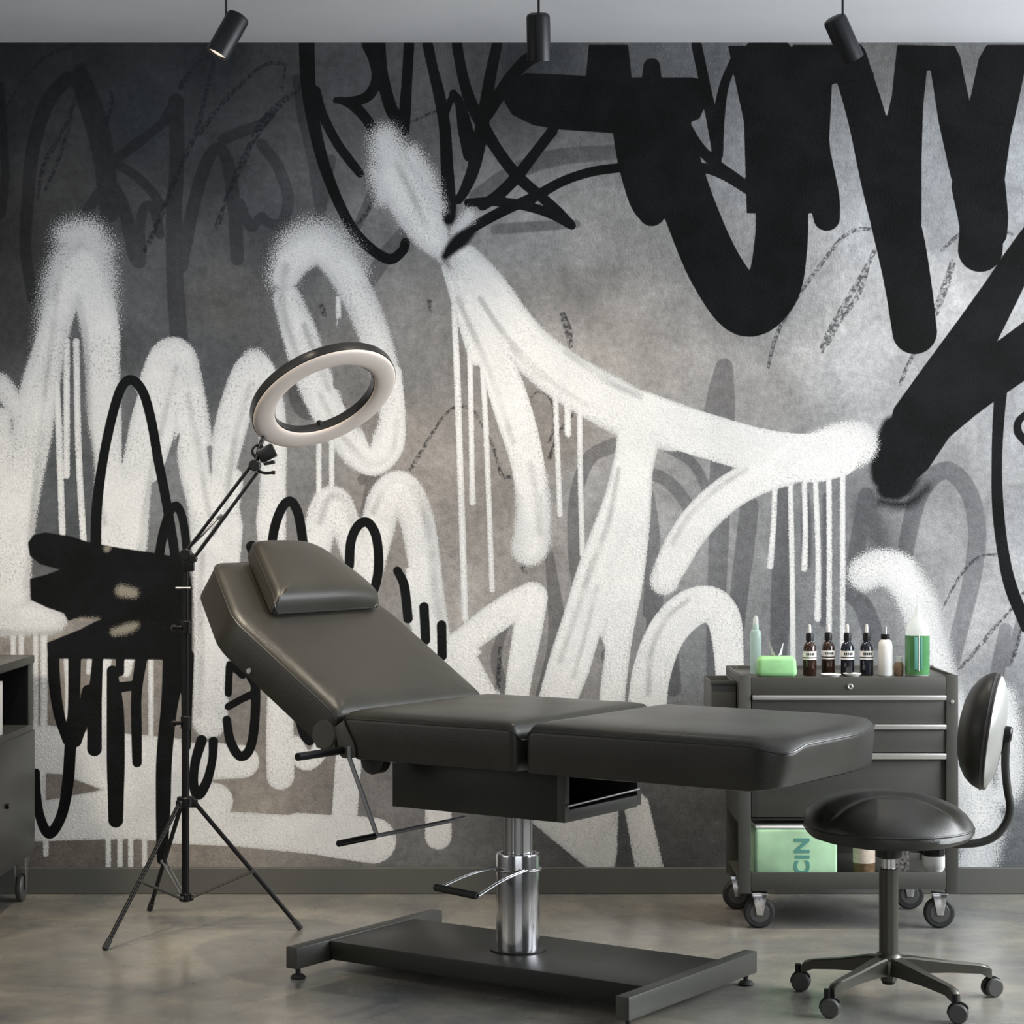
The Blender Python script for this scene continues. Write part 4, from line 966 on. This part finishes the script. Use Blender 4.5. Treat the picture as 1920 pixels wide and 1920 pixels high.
# ------------------------------------------------------------ tool cart at the right
CY = 6.38; k1 = CY/F
def cxp(px): return (px-960)*k1
def chp(py): return 1.25-(py-960)*k1
x0, x1 = cxp(1385), cxp(1797); CD = .38
cart = thing('tool_cart', 'dark grey steel tool cart with three slim drawers and an open bottom shelf, on casters', 'cart', ((x0+x1)/2, CY, 0))
ccx = (x0+x1)/2
def cb(bm, a, b_, y0, y1, z0, z1, bev=.002): box(bm, a-ccx, b_-ccx, y0, y1, z0, z1, bev)
bm = new(); pw = cxp(1408)-x0
for a, b_ in ((x0, x0+pw), (x1-pw, x1)):
    cb(bm, a, b_, 0, .020, chp(1676), chp(1266)); cb(bm, a, b_, CD-.020, CD, chp(1676), chp(1266))
for a in (x0, x1-.004): cb(bm, a, a+.004, .02, CD-.02, chp(1545), chp(1268), .0005)
cb(bm, x0+pw, x1-pw, CD-.004, CD-.0005, chp(1676), chp(1268), .0005)
cb(bm, x0+pw, x1-pw, .03, CD-.004, chp(1541), chp(1536), .0005)
obj('body', bm, M['cartmetal'], cart)
ztop = chp(1271)
bm = new(); cb(bm, x0+pw, x1-pw, .0, .010, chp(1303), chp(1270)); cb(bm, x0, x1, CD-.012, CD+.001, chp(1300), chp(1266)+.002); cb(bm, x0+.004, x0+.012, .02, CD-.02, chp(1300), chp(1266)); cb(bm, x1-.012, x1-.004, .02, CD-.02, chp(1300), chp(1266))
cb(bm, x0+.012, x1-.012, .010, CD-.012, ztop-.004, ztop, .0005)
tr = obj('top_tray', bm, M['cartmetal'], cart)
lk = Vector((cxp(1594)-ccx, -.001, chp(1287)))
bm = new(); cyl(bm, lk+Vector((0, .003, 0)), lk-Vector((0, .004, 0)), .0088, 24, .001); torus_mesh(bm, .0066, .0022, Matrix.Translation(lk-Vector((0, .004, 0))) @ Matrix.Rotation(PI/2, 4, 'X'), 24, 8); obj('lock', bm, M['strip'], tr, label='small round bright lock')
bm = new(); box(bm, lk.x-.0012, lk.x+.0012, lk.y-.0065, lk.y-.0035, lk.z-.003, lk.z+.003); obj('keyhole', bm, M['plasticblack'], tr)
for (a, b_) in ((1313, 1358), (1368, 1411), (1423.5, 1534)):
    deep = a > 1420
    bm = new(); cb(bm, cxp(1410), cxp(1774), .006 if not deep else .014, .03, chp(b_)+.001, chp(a)-.0015, .0015); cb(bm, cxp(1414), cxp(1770), .03, CD-.03, chp(b_)+.002, chp(b_)+.004, .0005)
    cb(bm, cxp(1412), cxp(1414), .03, CD-.03, chp(b_)+.002, chp(a)-.004, .0005); cb(bm, cxp(1770), cxp(1772), .03, CD-.03, chp(b_)+.002, chp(a)-.004, .0005)
    dr = obj('drawer', bm, M['cartmetal'], cart)
    zt = chp(a)
    bm = new(); cb(bm, cxp(1410), cxp(1774), -.006, .012, zt, zt+(.0155 if not deep else .018), .003); obj('drawer_handle', bm, M['strip'], dr, label='brushed aluminium handle strip')
bm = new(); cb(bm, x0+pw, x1-pw, .0, .008, chp(1668), chp(1636)); cb(bm, x0+pw, x1-pw, CD-.012, CD-.004, chp(1668), chp(1636)); cb(bm, x0+.004, x1-.004, .008, CD-.012, chp(1650)-.004, chp(1650), .0005)
obj('bottom_shelf', bm, M['cartmetal'], cart)
for px in (1397, 1785.5):
    bm = new(); p = Vector((cxp(px)-ccx, -.001, chp(1316))); cyl(bm, p+Vector((0, .003, 0)), p-Vector((0, .003, 0)), .0055, 16, .001)
    if px > 1500: obj('screw', bm, M['strip'], cart)
    else: bm.free()
zb = chp(1676)
for px, yy in ((1426, .035), (1765, .035), (1405, CD-.04), (1744, CD-.04)):
    X = cxp(px)-ccx; R_ = .0465
    bm = new(); cyl(bm, (X-.013, yy, R_), (X+.013, yy, R_), R_, 36, .006) if False else cyl(bm, (X, yy-.013, R_), (X, yy+.013, R_), R_, 40, .006)
    wl = obj('caster', bm, M['rubber'], cart)
    bm = new(); cyl(bm, (X, yy-.0145, R_), (X, yy+.0145, R_), .030, 32, .002); obj('wheel_disc', bm, M['wheel'], wl)
    bm = new()
    for s in (-1, 1):
        prism(bm, [(X-.022, zb-.004), (X+.022, zb-.004), (X+.009, R_-.006), (X-.009, R_-.006)], yy+s*.016, yy+s*.019, 'y', bev=.0008)
    box(bm, X-.024, X+.024, yy-.020, yy+.020, zb-.006, zb, .002); obj('caster_fork', bm, M['chrome'], wl, label='bright steel caster fork')
# side bin
bm = new(); bx0, bx1 = cxp(1337), x0-.003
ox = lambda v: v-ccx
box(bm, ox(bx0), ox(bx1), .05, .054, chp(1380), chp(1281), .001); box(bm, ox(bx0), ox(bx1), .30, .304, chp(1380), chp(1281), .001)
box(bm, ox(bx0), ox(bx0)+.004, .054, .30, chp(1380), chp(1281), .001); box(bm, ox(bx1)-.004, ox(bx1), .054, .30, chp(1380), chp(1281), .001); box(bm, ox(bx0)+.004, ox(bx1)-.004, .054, .30, chp(1380), chp(1380)+.004)
box(bm, ox(bx0)-.004, ox(bx1), .045, .052, chp(1286), chp(1278), .001)
obj('side_bin', bm, M['cartmetal'], cart)

# ------------------------------------------------------------ things on the cart
ZT = ztop+.0008
def P(px, dy): Y = CY+dy; return (px-960)/F*Y, Y
def put(px, dy): x, y = P(px, dy); return (x, y, ZT)
kk = (CY+.10)/F
def bottle(px, dy, label, grp, body):
    b_ = thing('dropper_bottle', label, 'bottle', put(px, dy), 0, grp)
    bm = new(); lathe(bm, [(0, 0), (.0185, 0), (.0205, .003), (.0205, .078), (.019, .088), (.014, .097), (.0095, .102), (.009, .110), (0, .110)], 32); bd = obj('body', bm, body, b_)
    bm = new(); lathe(bm, [(.0208, .056), (.0208, .074)], 32); lathe(bm, [(.0208, .048), (.0208, .0525)], 32)
    ob = obj('label', bm, M['label'], bd)
    bm = new()
    for k in range(5): box(bm, -.013+k*.0055, -.0100+k*.0055, -.0212, -.0188, .062, .069, mtx=None)
    obj('label_print', bm, M['plasticblack'], bd)
    bm = new(); lathe(bm, [(0, .105), (.0118, .105), (.0118, .124), (.010, .128), (.006, .129), (0, .129)], 24); obj('cap', bm, M['plasticblack'], b_)
    bm = new(); lathe(bm, [(.0048, .128), (.0050, .142), (.0038, .153), (0, .155)], 16); obj('dropper_tip', bm, M['white'], b_, label='white dropper tip')
    return b_
b0 = bottle(1518, .09, 'leftmost dark dropper bottle, next to the green pack, with brownish glass and striped label', 'dropper bottles on the tool cart', M['amber'])
bottle(1553, .12, 'second dark dropper bottle from the green pack, with a shorter tip, behind a white dish', 'dropper bottles on the tool cart', M['amber'])
bottle(1589, .10, 'third dark dropper bottle from the green pack, blackish glass with white striped label', 'dropper bottles on the tool cart', M['navy'])
bottle(1625, .10, 'fourth dark dropper bottle, standing beside the white bottle with black cap', 'dropper bottles on the tool cart', M['navy'])
t = thing('white_bottle', 'white squeeze bottle with black cap, right of the dark dropper bottles', 'bottle', put(1660, .08))
bm = new(); lathe(bm, [(0, 0), (.0195, 0), (.0215, .003), (.0215, .090), (.019, .102), (.012, .110), (0, .111)], 32); obj('body', bm, M['white'], t)
bm = new(); lathe(bm, [(0, .110), (.0135, .110), (.0135, .126), (0, .126)], 24); obj('cap', bm, M['plasticblack'], t)
bm = new(); lathe(bm, [(.005, .126), (.004, .148), (0, .150)], 16); obj('nozzle', bm, M['steel'], t)
t = thing('wash_bottle', 'clear conical-topped bottle of green liquid at the right of the cart top', 'bottle', put(1720, .08))
bm = new(); lathe(bm, [(0, 0), (.034, 0), (.0365, .004), (.0365, .135), (.033, .150), (.018, .172), (.0085, .186), (.007, .205), (.004, .214), (0, .215)], 40); obj('body', bm, M['clearplastic'], t)
bm = new(); lathe(bm, [(0, .002), (.0345, .002), (.0369, .005), (.0369, .122), (0, .122)], 40); obj('green_liquid', bm, M['greenliquid'], t, label='bright green liquid')
bm = new(); cyl(bm, (-.002, -.0375, .016), (-.002, -.0375, .128), .0012, 8); obj('dip_tube', bm, M['white'], t)
bm = new(); box(bm, -.016, -.005, -.0372, -.034, .020, .118, .001); box(bm, .002, .008, -.0376, -.034, .020, .118, .001); obj('dark_bands', bm, M['teal'], t)  # dark teal bands down the front of the bottle
t = thing('spray_bottle', 'tall slim clear bottle with a narrow neck behind the green pack', 'bottle', put(1417, .14))
bm = new(); lathe(bm, [(0, 0), (.0155, 0), (.017, .003), (.017, .122), (.0155, .132), (.010, .136), (.009, .152), (0, .152)], 28); obj('body', bm, M['glass'], t)
bm = new(); lathe(bm, [(.0085, .150), (.0085, .168), (.004, .178), (0, .179)], 20); obj('nozzle', bm, M['clearplastic'], t)
t = thing('wipe_pack', 'light green soft pack with a clear film tuft, at the left of the cart top', 'pack', put(1456, .035))
bm = new(); box(bm, -.060, .060, -.022, .036, 0, .068, .014, 4)
for v in bm.verts:
    if v.co.z > .03: v.co.z -= .010*(abs(v.co.x)/.06)**2; v.co.x *= .97
obj('pack_body', bm, M['green'], t)
bm = new()
for s in (-1, 1):
    g = [bm.verts.new(v) for v in ((s*.004, -.012, .064), (s*.016, .0, .066), (s*.022, .004, .104), (s*.018, -.002, .098), (s*.010, -.006, .076), (s*.010, .010, .064))]
    bm.faces.new(g[:5]); bm.faces.new((g[0], g[5], g[2]))
bmesh.ops.solidify(bm, geom=bm.faces[:], thickness=.0012); obj('film_tuft', bm, M['film'], t)
for px, dy, r_, lb in ((1558, .035, .031, 'white round dish on the cart edge, the nearer of two'), (1598, .06, .028, 'white round dish behind the nearer one, below the cart bottles')):
    bm = new(); lathe(bm, [(0, 0), (r_*.7, 0), (r_, .008), (r_-.002, .009), (r_*.65, .003), (0, .003)], 36)
    o = obj('dish', bm, M['white']); o.location = put(px, dy); tag(o, lb, 'dish', 'white dishes on the tool cart')
t = thing('small_jar', 'tiny amber glass jar between the white bottle and the green liquid bottle', 'jar', put(1685, .09))
bm = new(); lathe(bm, [(0, 0), (.0135, 0), (.0145, .003), (.0145, .034), (.011, .040), (0, .040)], 24); obj('body', bm, M['gold'], t)
bm = new(); lathe(bm, [(0, .040), (.0115, .040), (.0115, .056), (.009, .058), (0, .058)], 24); obj('lid', bm, M['clearplastic'], t)
# bottom shelf
ZS = chp(1650)+.0008
def put2(px, dy): x, y = P(px, dy); return (x, y, ZS)
t = thing('tissue_pack', 'large pale green tissue pack on the bottom shelf of the tool cart', 'pack', put2(1489, .06))
bm = new(); box(bm, -.124, .124, -.045, .12, 0, .150, .010, 3); obj('pack_body', bm, M['palegreen'], t)
bm = new(); box(bm, -.122, .122, -.044, .118, .1502, .158, .003); obj('white_top', bm, M['paper'], t, label='white paper top edge')
cu = bpy.data.curves.new('print', 'FONT'); cu.body = 'CiN'; cu.size = .062; cu.extrude = .0006; cu.offset = .0022; cu.space_character = 1.1
o = bpy.data.objects.new('print_tmp', cu); C.objects.link(o); bpy.context.view_layer.update()
me = bpy.data.meshes.new_from_object(o); bpy.data.objects.remove(o); o = link('printed_letters', me, M['teal'], t); o.location = (.038, -.0456, .012); o.rotation_euler = (PI/2, -PI/2, 0); o['label'] = 'dark teal letters running upwards'
t = thing('supply_jar', 'cream labelled jar with a brown lower half on the bottom shelf, beside the tissue pack', 'jar', put2(1620, .08))
bm = new(); lathe(bm, [(0, 0), (.031, 0), (.033, .003), (.033, .120), (.028, .128), (0, .128)], 32); obj('body', bm, M['gold'], t)
bm = new(); lathe(bm, [(.0336, .040), (.0336, .106)], 32); obj('label', bm, M['cream'], t)
bm = new(); lathe(bm, [(0, .128), (.030, .128), (.030, .142), (0, .142)], 32); obj('lid', bm, M['plasticblack'], t)
t = thing('speckled_box', 'black and white speckled box on the bottom shelf behind the stool column', 'box', put2(1684, .10))
bm = new(); box(bm, -.028, .028, -.03, .03, 0, .13, .002); obj('body', bm, mat('speckled_card', (.22, .20, .19), .5, var=.9, vscale=120), t)
t = thing('black_tub', 'black tub on a white bowl at the right of the cart bottom shelf', 'tub', put2(1751, .08))
bm = new(); lathe(bm, [(0, 0), (.020, 0), (.022, .006), (.034, .026), (.036, .034), (.036, .060), (0, .060)], 32); obj('bowl', bm, M['white'], t)
bm = new(); lathe(bm, [(0, .060), (.030, .060), (.032, .064), (.032, .128), (0, .130)], 32); obj('tub', bm, M['plasticblack'], t)
bm = new(); lathe(bm, [(.0325, .092), (.0325, .106)], 32); obj('band', bm, M['label'], t)

# ------------------------------------------------------------ cabinet at the left edge
LX = -1.549
cab = thing('rolling_cabinet', 'grey metal rolling cabinet with an open upper shelf at the left edge', 'cabinet', (LX, 6.55, 0))
y0, y1 = -.42, .35
def lb(bm, xa, xb, ya, yb, za, zb_, bev=.002): box(bm, xa, xb, ya, yb, za, zb_, bev)
hz = lambda py: 1.25-(py-960)*6.9/F
zt, zs, zo, zbot = .788, hz(1243), hz(1356), hz(1600)
bm = new(); lb(bm, -.42, .004, y0-.004, y1+.004, zs, zt, .003); obj('top_panel', bm, M['darkmetal'], cab)
bm = new(); lb(bm, -.42, 0, y1-.055, y1, zo, zs); lb(bm, -.42, 0, y0, y0+.05, zo, zs); lb(bm, -.42, -.40, y0+.05, y1-.055, zo, zs); lb(bm, -.42, 0, y0, y1, zbot, zo, .002)
obj('carcass', bm, M['darkmetal'], cab)
bm = new(); lb(bm, -.398, -.004, y1-.0565, y1-.0555, zo+.001, zs-.001, 0); lb(bm, -.398, -.004, y0+.0505, y0+.0515, zo+.001, zs-.001, 0); lb(bm, -.399, -.398, y0+.05, y1-.055, zo+.001, zs-.001, 0); lb(bm, -.398, -.004, y0+.052, y1-.057, zs-.003, zs-.001, 0)
obj('inner_shade', bm, M['plasticblack'], cab)  # black sheets stand in for the shade inside the open shelf
bm = new(); lb(bm, 0, .006, y0+.003, y1-.003, hz(1590), hz(1368), .002); dr = obj('drawer_front', bm, M['darkmetal'], cab)
kp = at(3, 1512, 6.50); bm = new(); cyl(bm, (.004, kp.y-6.55, kp.z), (.018, kp.y-6.55, kp.z), .008, 16, .002); obj('knob', bm, M['plasticblack'], dr)
for yy in (y1-.045, y0+.06):
    for xx in (-.028, -.38):
        bm = new(); R_ = .044; cyl(bm, (xx-.011, yy, R_), (xx+.011, yy, R_), R_, 36, .006); wl = obj('caster', bm, M['wheel'], cab)
        bm = new(); box(bm, xx-.020, xx+.020, yy-.022, yy+.022, zbot-.012, zbot, .002)
        for s in (-1, 1): prism(bm, [(yy-.020, zbot-.008), (yy+.020, zbot-.008), (yy+.008, R_-.008), (yy-.008, R_-.008)], xx+s*.0155, xx+s*.0185, 'x', bev=.0006)
        obj('caster_fork', bm, M['steel'], wl)
bm = new(); box(bm, -.30, -.012, -.28, -.012, 0, .165, .002); o = obj('paper_stack', bm, M['paper']); o.location = (LX, 6.55, zo+.0005)
tag(o, 'white paper stack inside the open shelf of the left cabinet', 'paper')

# ------------------------------------------------------------ ceiling spotlights
SYL = 6.0
def spot(cord_px, top, bot, label, aim, power, on, lens=None):
    A = at(*top, SYL); B = at(*bot, SYL)
    s = thing('spotlight', label, 'lamp', (A.x, SYL, HC), 0, 'black ceiling spotlights')
    o = Vector((A.x, SYL, HC)); a = A-o; b_ = B-o
    dirv = Vector(aim).normalized(); L_ = .132
    b_ = a+dirv*L_
    R_ = .0335
    bm = new(); lathe(bm, [(0, 0), (R_*.62, 0), (R_*.9, .004), (R_, .012), (R_, L_), (R_-.004, L_), (R_-.004, L_-.012), (0, L_-.012)], 40, axis_mtx(a, dirv)); hd = obj('lamp_head', bm, M['lampblack'], s)
    bm = new(); lathe(bm, [(0, L_-.0115), (R_-.005, L_-.0115), (R_-.005, L_-.008), (0, L_-.006)], 32, axis_mtx(a, dirv)); obj('lens', bm, M['lens'] if on else M['diffuser'], hd, label='warm glowing lens')
    cp = at(cord_px, 0, SYL)-o
    bm = new(); tube(bm, [(cp.x, 0, -.03), (cp.x, 0, a.z+.03), (cp.x, 0, a.z-.012)], .0034, 10); cyl(bm, (cp.x, 0, a.z-.015), a+dirv*.02, .005, 10); obj('hanging_rod', bm, M['lampblack'], s)
    bm = new(); lathe(bm, [(0, -.032), (.028, -.032), (.032, -.028), (.032, -.0005), (0, -.0005)], 32, Matrix.Translation((cp.x, 0, 0))); obj('ceiling_mount', bm, M['lampblack'], s)
    l = bpy.data.lights.new('spot_beam', 'SPOT'); l.energy = power; l.color = (1, .86, .68); l.spot_size = math.radians(105); l.spot_blend = 1.0; l.shadow_soft_size = .03
    lo = bpy.data.objects.new('spot_beam', l); C.objects.link(lo); lo.parent = s; lo.location = b_+dirv*.012
    lo.rotation_euler = dirv.to_track_quat('-Z', 'Y').to_euler()
    return s
spot(424, (449, 28), (413, 95), 'leftmost black spotlight, tilted down to the left with its warm lens showing', (-.42, -.12, -.80), 95, True)
spot(1010, (1009, 24), (1010, 90), 'middle black spotlight, hanging straight and upright', (.02, .28, -.95), 80, True)
spot(1580, (1563, 32), (1597, 100), 'rightmost black spotlight, tilted down to the right', (.42, .25, -.80), 55, True)
